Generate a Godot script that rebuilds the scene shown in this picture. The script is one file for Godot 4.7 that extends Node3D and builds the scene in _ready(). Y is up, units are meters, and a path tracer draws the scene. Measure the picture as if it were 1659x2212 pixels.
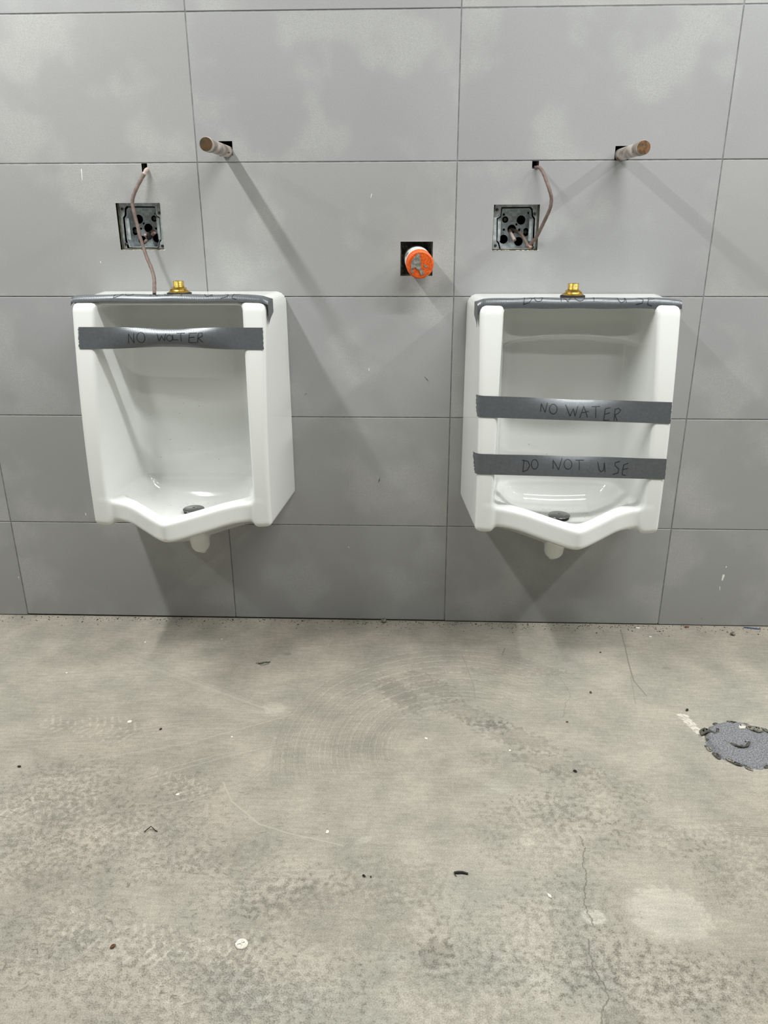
extends Node3D
# A tiled wall of a washroom under construction: two urinals taped off, open electrical boxes, pipe stubs, raw concrete floor.

var rng := RandomNumberGenerator.new()
var taken := {}
var M := {}

const XL := -0.653        # centre of the urinal on the left
const XR := 0.272         # centre of the urinal on the right

# ---------------------------------------------------------------- build
const LAMP_ENERGY := 3.8
const LAMP_COLOUR := Color(0.996, 1.0, 0.99)

func _ready() -> void:
	rng.seed = 20240611
	var cam := Camera3D.new()
	cam.name = "camera"
	cam.fov = 67.20
	cam.keep_aspect = Camera3D.KEEP_HEIGHT
	cam.near = 0.02
	cam.transform = Transform3D(Basis(Vector3(0.999269, -0.003179, -0.038086), Vector3(-0.010524, 0.935114, -0.354190), Vector3(0.036741, 0.354332, 0.934398)), Vector3(-0.0958, 1.0820, 1.9683))
	add_child(cam)
	cam.current = true
	var we := WorldEnvironment.new()
	we.name = "environment"
	var env := Environment.new()
	env.background_mode = Environment.BG_COLOR
	env.background_color = Color(0.02, 0.02, 0.02)
	env.tonemap_mode = Environment.TONE_MAPPER_LINEAR
	env.tonemap_exposure = 1.0
	env.sdfgi_enabled = true
	env.ssao_enabled = true
	env.ssil_enabled = true
	we.environment = env
	add_child(we)
	make_materials()
	make_lamps()
	make_room()
	make_wall()
	make_floor()
	var mesh := urinal_mesh()
	var left := make_urinal(mesh)
	left.position = Vector3(XL, 0, 0)
	tag(left, "white wall urinal with single front tape, wire hanging above", "urinal", "wall urinals")
	var right: Node3D = left.duplicate()
	right.name = numbered("urinal")
	add_child(right)
	right.position = Vector3(XR, -0.006, 0)
	tag(right, "white wall urinal with two tapes across its front", "urinal", "wall urinals")
	make_tapes()
	electrical_box(Vector3(-0.7625, 1.0685, 0), "open metal electrical box crossed by the hanging wire", Vector2(-0.002, 0.000), 1.0)
	electrical_box(Vector3(0.144, 1.0635, 0), "open metal electrical box with the looped wire entering it", Vector2.ZERO, 0.0)
	make_wires()
	make_pipe(Vector2(-0.5375, 1.2325), 0.195, M.pipe_end, "grey pipe stub with rusty end, up left of the orange cap", 700)
	make_pipe(Vector2(0.3755, 1.2210), 0.188, M.pipe_end_bright, "grey pipe stub with copper end, up right of the orange cap", 720)
	make_capped_drain()
	make_patch()
	make_litter()

# ---------------------------------------------------------------- helpers
func numbered(called: String) -> String:
	if not taken.has(called):
		taken[called] = 0
		return called
	taken[called] += 1
	return "%s_%03d" % [called, taken[called]]

func tag(o: Node, label: String, category: String, group := "") -> Node:
	o.set_meta("label", label)
	o.set_meta("category", category)
	if group != "":
		o.set_meta("group", group)
	return o

func base(called: String, at := Vector3.ZERO, parent: Node = null) -> Node3D:
	var o := Node3D.new()
	o.name = numbered(called)
	if parent == null:
		add_child(o, true)
	else:
		parent.add_child(o, true)
	o.position = at
	return o

func put(mesh: Mesh, called: String, mat: Material, parent: Node = null, at := Vector3.ZERO) -> MeshInstance3D:
	var o := MeshInstance3D.new()
	o.mesh = mesh
	o.material_override = mat
	o.cast_shadow = GeometryInstance3D.SHADOW_CASTING_SETTING_ON
	if parent == null:
		o.name = numbered(called)
		add_child(o, true)
	else:
		o.name = called
		parent.add_child(o, true)
	o.position = at
	return o

func begin() -> SurfaceTool:
	var st := SurfaceTool.new()
	st.begin(Mesh.PRIMITIVE_TRIANGLES)
	return st

func v3(st: SurfaceTool, p: Vector3, n: Vector3, uv := Vector2.ZERO) -> void:
	st.set_normal(n)
	st.set_uv(uv)
	st.add_vertex(p)

# triangle and quad whose front is turned towards n
func tri(st: SurfaceTool, a: Vector3, b: Vector3, c: Vector3, n: Vector3, ua := Vector2.ZERO, ub := Vector2.ZERO, uc := Vector2.ZERO) -> void:
	if (c - a).cross(b - a).dot(n) < 0.0:
		v3(st, a, n, ua); v3(st, c, n, uc); v3(st, b, n, ub)
	else:
		v3(st, a, n, ua); v3(st, b, n, ub); v3(st, c, n, uc)

func quad(st: SurfaceTool, a: Vector3, b: Vector3, c: Vector3, d: Vector3, n: Vector3) -> void:
	tri(st, a, b, c, n)
	tri(st, a, c, d, n)

func box(st: SurfaceTool, lo: Vector3, hi: Vector3) -> void:
	var p := func(i: int, j: int, k: int) -> Vector3: return Vector3(hi.x if i else lo.x, hi.y if j else lo.y, hi.z if k else lo.z)
	quad(st, p.call(0, 0, 1), p.call(1, 0, 1), p.call(1, 1, 1), p.call(0, 1, 1), Vector3.BACK)
	quad(st, p.call(0, 0, 0), p.call(1, 0, 0), p.call(1, 1, 0), p.call(0, 1, 0), Vector3.FORWARD)
	quad(st, p.call(0, 0, 0), p.call(0, 1, 0), p.call(0, 1, 1), p.call(0, 0, 1), Vector3.LEFT)
	quad(st, p.call(1, 0, 0), p.call(1, 1, 0), p.call(1, 1, 1), p.call(1, 0, 1), Vector3.RIGHT)
	quad(st, p.call(0, 1, 0), p.call(1, 1, 0), p.call(1, 1, 1), p.call(0, 1, 1), Vector3.UP)
	quad(st, p.call(0, 0, 0), p.call(1, 0, 0), p.call(1, 0, 1), p.call(0, 0, 1), Vector3.DOWN)

func box_mesh(lo: Vector3, hi: Vector3) -> ArrayMesh:
	var st := begin()
	box(st, lo, hi)
	return st.commit()

# grid of points -> smooth surface; rows[i][j]
func sheet(st: SurfaceTool, rows: Array, closed := false, flip := false) -> void:
	var nr := rows.size()
	var nc: int = rows[0].size()
	var nn := []
	for i in nr:
		var line := []
		for j in nc:
			var jm := (j - 1 + nc) % nc if closed else maxi(j - 1, 0)
			var jp := (j + 1) % nc if closed else mini(j + 1, nc - 1)
			var du: Vector3 = rows[mini(i + 1, nr - 1)][j] - rows[maxi(i - 1, 0)][j]
			var dv: Vector3 = rows[i][jp] - rows[i][jm]
			var n := du.cross(dv)
			n = n.normalized() if n.length() > 1e-14 else Vector3.UP
			line.append(-n if flip else n)
		nn.append(line)
	for i in nr - 1:
		for j in (nc if closed else nc - 1):
			var k := (j + 1) % nc
			var a: Vector3 = rows[i][j]
			var b: Vector3 = rows[i + 1][j]
			var c: Vector3 = rows[i + 1][k]
			var d: Vector3 = rows[i][k]
			var face: Vector3 = nn[i][j] + nn[i + 1][k]
			var pts := [[a, nn[i][j]], [b, nn[i + 1][j]], [c, nn[i + 1][k]], [d, nn[i][k]]]
			var uvs := [Vector2(i, j), Vector2(i + 1, j), Vector2(i + 1, j + 1), Vector2(i, j + 1)]
			for t in [[0, 1, 2], [0, 2, 3]]:
				var order: Array = t
				if (pts[t[2]][0] - pts[t[0]][0]).cross(pts[t[1]][0] - pts[t[0]][0]).dot(face) < 0.0:
					order = [t[0], t[2], t[1]]
				for q in order:
					v3(st, pts[q][0], pts[q][1], uvs[q] * 0.05)

# profile of (radius, height) turned about an axis from `at` along `dir`
func lathe(st: SurfaceTool, profile: Array, at: Vector3, dir := Vector3.UP, segs := 32) -> void:
	var side := dir.cross(Vector3(0.31, 0.2, 0.93)).normalized()
	var other := dir.cross(side).normalized()
	for i in profile.size() - 1:
		var p: Vector2 = profile[i]
		var q: Vector2 = profile[i + 1]
		var t := (q - p).normalized()
		for s in segs:
			var a0 := TAU * s / segs
			var a1 := TAU * (s + 1) / segs
			var r0 := side * cos(a0) + other * sin(a0)
			var r1 := side * cos(a1) + other * sin(a1)
			var n0 := (r0 * t.y - dir * t.x).normalized()
			var n1 := (r1 * t.y - dir * t.x).normalized()
			var a := at + r0 * p.x + dir * p.y
			var b := at + r0 * q.x + dir * q.y
			var c := at + r1 * q.x + dir * q.y
			var d := at + r1 * p.x + dir * p.y
			var f := n0 + n1
			var list := [[a, n0], [b, n0], [c, n1], [a, n0], [c, n1], [d, n1]]
			for k in [0, 3]:
				if (list[k + 2][0] - list[k][0]).cross(list[k + 1][0] - list[k][0]).dot(f) < 0.0:
					var e: Array = list[k + 1]
					list[k + 1] = list[k + 2]
					list[k + 2] = e
			for e in list:
				v3(st, e[0], e[1])

func smooth_path(pts: Array, per := 6) -> Array:
	var out := []
	for i in pts.size() - 1:
		var p0: Vector3 = pts[maxi(i - 1, 0)]
		var p3: Vector3 = pts[mini(i + 2, pts.size() - 1)]
		for k in per:
			out.append(pts[i].cubic_interpolate(pts[i + 1], p0, p3, float(k) / per))
	out.append(pts[-1])
	return out

func tube(st: SurfaceTool, path: Array, radius: float, segs := 10, wobble := 0.0) -> void:
	var rows := []
	var up := Vector3(0.2, 0.15, 1).normalized()
	for i in path.size():
		var t: Vector3 = (path[mini(i + 1, path.size() - 1)] - path[maxi(i - 1, 0)]).normalized()
		up = (up - t * up.dot(t)).normalized()
		var w := t.cross(up)
		var ring := []
		var r := radius * (1.0 + wobble * sin(i * 1.7) * 0.5)
		for s in segs:
			ring.append(path[i] + (up * cos(TAU * s / segs) + w * sin(TAU * s / segs)) * r)
		rows.append(ring)
	var mid0: Vector3 = path[0]
	var mid1: Vector3 = path[-1]
	var probe: Vector3 = (rows[1][0] - rows[0][0]).cross(rows[0][1] - rows[0][segs - 1])
	sheet(st, rows, true, probe.dot(rows[0][0] - mid0) < 0.0)
	var d0: Vector3 = (mid0 - path[1]).normalized()
	var d1: Vector3 = (mid1 - path[-2]).normalized()
	for s in segs:
		tri(st, mid0, rows[0][s], rows[0][(s + 1) % segs], d0)
		tri(st, mid1, rows[-1][s], rows[-1][(s + 1) % segs], d1)

# upright plate with rectangular holes [x0, y0, x1, y1]; front edge bevelled by b
func plate(x0: float, y0: float, x1: float, y1: float, zb: float, zf: float, holes: Array, uvo := Vector2.ZERO, uvs := 1.0, b := 0.0) -> ArrayMesh:
	var st := begin()
	var xs := [x0 + b, x1 - b]
	var ys := [y0 + b, y1 - b]
	for h in holes:
		for v in [h[0], h[2]]:
			if v > x0 + b and v < x1 - b: xs.append(v)
		for v in [h[1], h[3]]:
			if v > y0 + b and v < y1 - b: ys.append(v)
	xs.sort()
	ys.sort()
	var inside := func(x: float, y: float) -> bool:
		for h in holes:
			if x > h[0] and x < h[2] and y > h[1] and y < h[3]:
				return true
		return false
	var uv := func(p: Vector3) -> Vector2: return Vector2(p.x, -p.y) * uvs + uvo
	for i in xs.size() - 1:
		for j in ys.size() - 1:
			if xs[i + 1] - xs[i] < 1e-6 or ys[j + 1] - ys[j] < 1e-6: continue
			if inside.call((xs[i] + xs[i + 1]) / 2, (ys[j] + ys[j + 1]) / 2): continue
			for f in [[zf, Vector3.BACK], [zb, Vector3.FORWARD]]:
				var a := Vector3(xs[i], ys[j], f[0])
				var c := Vector3(xs[i + 1], ys[j + 1], f[0])
				var bb := Vector3(c.x, a.y, f[0])
				var d := Vector3(a.x, c.y, f[0])
				tri(st, a, bb, c, f[1], uv.call(a), uv.call(bb), uv.call(c))
				tri(st, a, c, d, f[1], uv.call(a), uv.call(c), uv.call(d))
	# rim: bevel and edge
	var rim := [[Vector3(x0, y0, 0), Vector3(x1, y0, 0), Vector3.DOWN], [Vector3(x1, y0, 0), Vector3(x1, y1, 0), Vector3.RIGHT], [Vector3(x1, y1, 0), Vector3(x0, y1, 0), Vector3.UP], [Vector3(x0, y1, 0), Vector3(x0, y0, 0), Vector3.LEFT]]
	for e in rim:
		var n: Vector3 = e[2]
		var t: Vector3 = (e[1] - e[0]).normalized()
		var cuts := [[0.0, (e[1] - e[0]).length()]]
		for h in holes:                       # a hole that runs out of the plate leaves its edge open
			var hc := Vector3((h[0] + h[2]) / 2, (h[1] + h[3]) / 2, 0)
			var reach := (Vector3(h[2], h[3], 0) - hc) * n.abs()
			if (hc - e[0]).dot(n) + reach.length() < 0.0: continue
			var s0: float = (Vector3(h[0], h[1], 0) - e[0]).dot(t)
			var s1: float = (Vector3(h[2], h[3], 0) - e[0]).dot(t)
			var lo := minf(s0, s1)
			var hi := maxf(s0, s1)
			var next := []
			for c in cuts:
				if hi <= c[0] or lo >= c[1]:
					next.append(c)
				else:
					if lo > c[0]: next.append([c[0], lo])
					if hi < c[1]: next.append([hi, c[1]])
			cuts = next
		for c in cuts:
			var a: Vector3 = e[0] + t * c[0]
			var d: Vector3 = e[0] + t * c[1]
			var f0 := a - n * b + t * (b if c[0] < 1e-6 else 0.0) + Vector3(0, 0, zf)
			var f1 := d - n * b - t * (b if c[1] > (e[1] - e[0]).length() - 1e-6 else 0.0) + Vector3(0, 0, zf)
			var g := Vector3(0, 0, zf - b)
			if b > 0.0:
				quad(st, a + g, d + g, f1, f0, (n + Vector3.BACK).normalized())
			quad(st, a + Vector3(0, 0, zb), d + Vector3(0, 0, zb), d + g, a + g, n)
	for h in holes:
		var hx0 := maxf(h[0], x0)
		var hx1 := minf(h[2], x1)
		var hy0 := maxf(h[1], y0)
		var hy1 := minf(h[3], y1)
		if hx1 <= hx0 or hy1 <= hy0: continue
		if h[0] > x0: quad(st, Vector3(hx0, hy0, zb), Vector3(hx0, hy1, zb), Vector3(hx0, hy1, zf), Vector3(hx0, hy0, zf), Vector3.RIGHT)
		if h[2] < x1: quad(st, Vector3(hx1, hy0, zb), Vector3(hx1, hy1, zb), Vector3(hx1, hy1, zf), Vector3(hx1, hy0, zf), Vector3.LEFT)
		if h[1] > y0: quad(st, Vector3(hx0, hy0, zb), Vector3(hx1, hy0, zb), Vector3(hx1, hy0, zf), Vector3(hx0, hy0, zf), Vector3.UP)
		if h[3] < y1: quad(st, Vector3(hx0, hy1, zb), Vector3(hx1, hy1, zb), Vector3(hx1, hy1, zf), Vector3(hx0, hy1, zf), Vector3.DOWN)
	return st.commit()

# lumpy pebble
func pebble(size: Vector3, seed_: int, rough := 0.35, flat := false) -> ArrayMesh:
	var r := RandomNumberGenerator.new()
	r.seed = seed_
	var nz := FastNoiseLite.new()
	nz.seed = seed_
	nz.frequency = 0.9
	var rows := []
	for i in 7:
		var th := PI * i / 6.0
		var ring := []
		for j in 10:
			var ph := TAU * j / 10.0
			var d := Vector3(sin(th) * cos(ph), cos(th), sin(th) * sin(ph))
			var k := 1.0 + rough * nz.get_noise_3dv(d * 1.6)
			if flat: d.y = clampf(d.y * 1.6, -0.8, 0.8)
			ring.append(Vector3(d.x * size.x, d.y * size.y + size.y * (0.8 if flat else 0.85), d.z * size.z) * Vector3(k, 1.0, k))
		rows.append(ring)
	var st := begin()
	sheet(st, rows, true, true)
	return st.commit()

# flat shard with a ragged outline, lying on y = 0
func shard(outline: Array, thick: float, dome := 0.0) -> ArrayMesh:
	var st := begin()
	var mid := Vector3.ZERO
	for p in outline: mid += Vector3(p.x, 0, p.y)
	mid = mid / outline.size() + Vector3(0, thick + dome, 0)
	for i in outline.size():
		var p: Vector2 = outline[i]
		var q: Vector2 = outline[(i + 1) % outline.size()]
		var a := Vector3(p.x, 0, p.y)
		var b := Vector3(q.x, 0, q.y)
		var up := Vector3(0, thick, 0)
		var out := Vector3((p.x + q.x) / 2 - mid.x, 0, (p.y + q.y) / 2 - mid.z).normalized()
		var ai := (a + up).lerp(mid, 0.12)
		var bi := (b + up).lerp(mid, 0.12)
		ai.y = thick
		bi.y = thick
		tri(st, ai, bi, mid, Vector3.UP)
		quad(st, a + up * 0.6, b + up * 0.6, bi, ai, (out + Vector3.UP).normalized())
		quad(st, a, b, b + up * 0.6, a + up * 0.6, out)
		tri(st, a, b, Vector3(mid.x, 0, mid.z), Vector3.DOWN)
	return st.commit()

func mat(col: Color, rough := 0.6, metal := 0.0) -> StandardMaterial3D:
	var m := StandardMaterial3D.new()
	m.albedo_color = col
	m.roughness = rough
	m.metallic = metal
	return m

func noise(freq: float, seed_: int, oct := 4, type := FastNoiseLite.TYPE_SIMPLEX_SMOOTH) -> FastNoiseLite:
	var n := FastNoiseLite.new()
	n.noise_type = type
	n.frequency = freq
	n.seed = seed_
	n.fractal_type = FastNoiseLite.FRACTAL_FBM if oct > 1 else FastNoiseLite.FRACTAL_NONE
	n.fractal_octaves = oct
	return n

func bytes(n: FastNoiseLite, w: int, h: int) -> PackedByteArray:
	var im := n.get_image(w, h, false, false, false)
	im.convert(Image.FORMAT_L8)
	return im.get_data()

# colour noise for a small material, in the thing's own axes
func mottled(a: Color, b: Color, freq: float, seed_: int, scale: float, rough := 0.6, metal := 0.0) -> StandardMaterial3D:
	var n := noise(freq, seed_, 4)
	var src := n.get_seamless_image(128, 128)
	src.convert(Image.FORMAT_L8)
	var im := Image.create(128, 128, false, Image.FORMAT_RGB8)
	for y in 128:
		for x in 128:
			im.set_pixel(x, y, a.lerp(b, smoothstep(0.25, 0.75, src.get_pixel(x, y).r)))
	var m := mat(Color.WHITE, rough, metal)
	m.albedo_texture = ImageTexture.create_from_image(im)
	m.uv1_triplanar = true
	m.uv1_scale = Vector3.ONE * scale
	return m

# ---------------------------------------------------------------- materials
func make_materials() -> void:
	M.ceramic = mat(Color(0.880, 0.888, 0.876), 0.08)
	M.brass = mat(Color(0.74, 0.62, 0.32), 0.36, 1.0)
	M.rubber = mat(Color(0.035, 0.035, 0.03), 0.6)
	M.chrome = mat(Color(0.50, 0.50, 0.50), 0.22, 1.0)
	M.ink = mat(Color(0.10, 0.10, 0.105), 0.5)
	M.grout = mottled(Color(0.47, 0.475, 0.48), Color(0.54, 0.545, 0.55), 0.05, 5, 6.0, 0.95)
	M.board = mottled(Color(0.33, 0.32, 0.27), Color(0.45, 0.44, 0.38), 0.04, 7, 8.0, 0.95)
	M.cavity = mat(Color(0.16, 0.155, 0.15), 0.95)
	M.zinc = mottled(Color(0.66, 0.69, 0.70), Color(0.79, 0.82, 0.83), 0.03, 9, 14.0, 0.42, 0.12)
	M.screw = mat(Color(0.42, 0.41, 0.38), 0.4, 0.9)
	M.wire = mottled(Color(0.37, 0.31, 0.28), Color(0.46, 0.395, 0.37), 0.02, 11, 20.0, 0.65)
	M.sleeve = mat(Color(0.68, 0.62, 0.59), 0.65)
	M.copper_cut = mat(Color(0.64, 0.50, 0.44), 0.5, 0.3)
	M.pipe = mottled(Color(0.46, 0.42, 0.39), Color(0.74, 0.72, 0.69), 0.02, 13, 6.0, 0.6, 0.1)
	M.pipe_end = mottled(Color(0.26, 0.23, 0.15), Color(0.36, 0.26, 0.16), 0.02, 15, 18.0, 0.6, 0.2)
	M.pipe_end_bright = mottled(Color(0.37, 0.29, 0.22), Color(0.53, 0.39, 0.26), 0.04, 16, 18.0, 0.5, 0.3)
	M.pvc = mottled(Color(0.80, 0.81, 0.80), Color(0.90, 0.90, 0.88), 0.03, 17, 8.0, 0.5)
	M.orange = mottled(Color(0.80, 0.30, 0.06), Color(0.93, 0.42, 0.12), 0.06, 19, 16.0, 0.5)
	M.mortar = mottled(Color(0.42, 0.42, 0.40), Color(0.60, 0.60, 0.57), 0.06, 21, 14.0, 0.95)
	M.mortar_dark = mottled(Color(0.22, 0.215, 0.20), Color(0.40, 0.39, 0.36), 0.06, 23, 16.0, 0.95)
	M.patch = mottled(Color(0.34, 0.345, 0.355), Color(0.58, 0.585, 0.60), 0.28, 25, 8.0, 0.95)
	M.white_bit = mottled(Color(0.78, 0.76, 0.70), Color(0.93, 0.92, 0.87), 0.05, 27, 20.0, 0.8)
	M.dark_bit = mat(Color(0.17, 0.15, 0.12), 0.85)
	M.black_bit = mat(Color(0.06, 0.05, 0.05), 0.6)
	M.brown_bit = mat(Color(0.42, 0.27, 0.20), 0.85)
	M.blue_bit = mat(Color(0.20, 0.32, 0.52), 0.5)
	M.grey_bit = mottled(Color(0.42, 0.41, 0.37), Color(0.58, 0.56, 0.50), 0.06, 29, 18.0, 0.95)
	M.paint = mat(Color(0.92, 0.92, 0.90), 0.6)
	M.room = mottled(Color(0.55, 0.55, 0.54), Color(0.62, 0.62, 0.61), 0.02, 31, 0.7, 0.9)
	M.ceiling = mottled(Color(0.62, 0.62, 0.61), Color(0.68, 0.68, 0.67), 0.02, 33, 0.7, 0.9)
	M.housing = mat(Color(0.85, 0.85, 0.85), 0.5)
	var t := mat(Color.WHITE, 0.32, 0.35)
	var im := Image.create(256, 256, false, Image.FORMAT_RGB8)
	var hi := Image.create(256, 256, false, Image.FORMAT_L8)
	var n := noise(0.02, 40, 3)
	for y in 256:
		for x in 256:
			var weave := 0.5 + 0.28 * sin(TAU * y / 8.0) + 0.3 * sin(TAU * x / 16.0) + 0.25 * n.get_noise_2d(x * 0.2, y * 6.0)
			var g := 0.41 + 0.025 * n.get_noise_2d(x, y) + 0.02 * n.get_noise_2d(x * 0.3, y * 9.0)
			im.set_pixel(x, y, Color(g * 0.96, g * 0.995, g * 1.03))
			hi.set_pixel(x, y, Color(weave, weave, weave))
	t.albedo_texture = ImageTexture.create_from_image(im)
	t.heightmap_enabled = true
	t.heightmap_texture = ImageTexture.create_from_image(hi)
	t.heightmap_scale = 0.012
	t.uv1_triplanar = true
	t.uv1_scale = Vector3.ONE * 16.0
	M.tape = t

# cement-look porcelain: clouds with pale fibrous flecks
func tile_texture() -> ImageTexture:
	var w := 1024
	var cl := noise(0.0042, 101, 4).get_seamless_image(w, w)
	var fi := noise(0.30, 102, 2).get_seamless_image(w, w)
	var cu := noise(0.17, 103, 3)
	cu.fractal_type = FastNoiseLite.FRACTAL_RIDGED
	var cur := cu.get_seamless_image(w, w)
	var tone := noise(0.002, 104, 2).get_seamless_image(w, w)
	for i in [cl, fi, cur, tone]: i.convert(Image.FORMAT_L8)
	var a: PackedByteArray = cl.get_data()
	var b: PackedByteArray = fi.get_data()
	var c: PackedByteArray = cur.get_data()
	var d: PackedByteArray = tone.get_data()
	var out := PackedByteArray()
	out.resize(w * w * 3)
	for i in w * w:
		var cloud := smoothstep(0.46, 0.80, a[i] / 255.0)
		var curl := smoothstep(0.50, 0.95, c[i] / 255.0)
		var v := 0.612 + 0.030 * (d[i] / 255.0 - 0.5) + cloud * (0.020 + 0.055 * curl) + 0.034 * (b[i] / 255.0 - 0.5)
		out[i * 3] = int(255 * (v - 0.001 * (1 - cloud)))
		out[i * 3 + 1] = int(255 * (v + 0.002 + 0.002 * cloud))
		out[i * 3 + 2] = int(255 * (v + 0.006 - 0.003 * cloud))
	return ImageTexture.create_from_image(Image.create_from_data(w, w, false, Image.FORMAT_RGB8, out))

# ---------------------------------------------------------------- urinal (one glazed body, meshed from a distance field)
func smx(a: float, b: float, k: float) -> float:
	var h := maxf(k - absf(a - b), 0.0) / k
	return maxf(a, b) + h * h * k * 0.25

func smn(a: float, b: float, k: float) -> float:
	var h := maxf(k - absf(a - b), 0.0) / k
	return minf(a, b) - h * h * k * 0.25

func capsule(p: Vector3, a: Vector3, b: Vector3, ra: float, rb: float) -> float:
	var ab := b - a
	var t := clampf((p - a).dot(ab) / ab.length_squared(), 0.0, 1.0)
	return (p - a - ab * t).length() - lerpf(ra, rb, t)

func front_of(y: float) -> float:
	return 0.25 - 0.26 * (y - 0.45) * (y - 0.45)

func urinal_field(x: float, y: float, z: float) -> float:
	var ax := absf(x)
	# outer block: straight sides drawn in towards the front, bowed front
	var d := smx(ax - (0.239 - 0.09 * z), (z - front_of(y)) * 0.97, 0.011)
	d = smx(d, y - 0.918, 0.030)
	d = smx(d, 0.384 - y, 0.018)
	d = maxf(d, 0.0008 - z)
	# the niche between the two pillars, with the flushing rim overhanging its back
	var cs := (ax - (0.1385 + 0.158 * z)) * 0.985
	var low_back := 0.052 + 0.35 * ax * ax
	var edge := 0.812 + 0.012 * (1.0 - ax * ax * 44.0)
	var t := smoothstep(edge - 0.008, edge + 0.012, y)
	var cb := low_back + t * (0.058 - 0.30 * (y - 0.815)) - z
	var cav := smx(smx(cs, cb * (1.0 - 1.7 * t * (1.0 - t)), 0.03), smn(y - 0.902, 0.182 - z, 0.008), 0.014)
	d = smx(d, -cav, 0.009)
	# the spout-shaped lip
	var q := 0.398 - 1.1 * sqrt(ax * ax + 0.00025)
	var zl := smx(q, 0.241, 0.05)
	var s := clampf((q - 0.216) / 0.05, 0.0, 1.0) * 1.1
	var g := 1.0 / sqrt(1.0 + s * s)
	var bottom := maxf(0.396 - 0.40 * maxf(zl - 0.01 - z, 0.0), 0.345)
	var lip := smx((z - zl) * g, y - 0.448, 0.011)
	lip = smx(lip, (bottom - y) * 0.9, 0.013)
	lip = smx(lip, ax - 0.19, 0.01)
	lip = maxf(lip, 0.0008 - z)
	d = smn(d, lip, 0.016)
	# the basin, falling to the drain
	var dr := sqrt(x * x + (z - 0.148) * (z - 0.148))
	var yf := 0.386 + 0.10 * maxf(dr - 0.03, 0.0) + 0.28 * maxf(z - 0.24, 0.0) + 0.30 * maxf(ax - 0.08, 0.0)
	var bs := smx(cs, low_back - z, 0.03)
	bs = smx(bs, (yf - y) * 0.97, 0.075)
	bs = smx(bs, (z - (zl - 0.044)) * g, 0.024)
	bs = maxf(bs + 0.02 * smoothstep(0.441, 0.472, y), y - 0.5)
	d = smx(d, -bs, 0.010)
	# trap under the bowl and its outlet into the wall
	if y < 0.42:
		var p := Vector3(x, y, z)
		var trap := smn(capsule(p, Vector3(0, 0.37, 0.14), Vector3(0, 0.288, 0.118), 0.030, 0.025), capsule(p, Vector3(0, 0.315, 0.1), Vector3(0, 0.33, -0.02), 0.026, 0.038), 0.012)
		trap = smn(trap, capsule(p, Vector3(0.002, 0.28, 0.112), Vector3(0.002, 0.264, 0.104), 0.012, 0.010), 0.008)
		trap = maxf(trap, 0.0008 - z)
		d = smn(d, smx(trap, y - 0.375, 0.01), 0.012)
	return d

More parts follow.
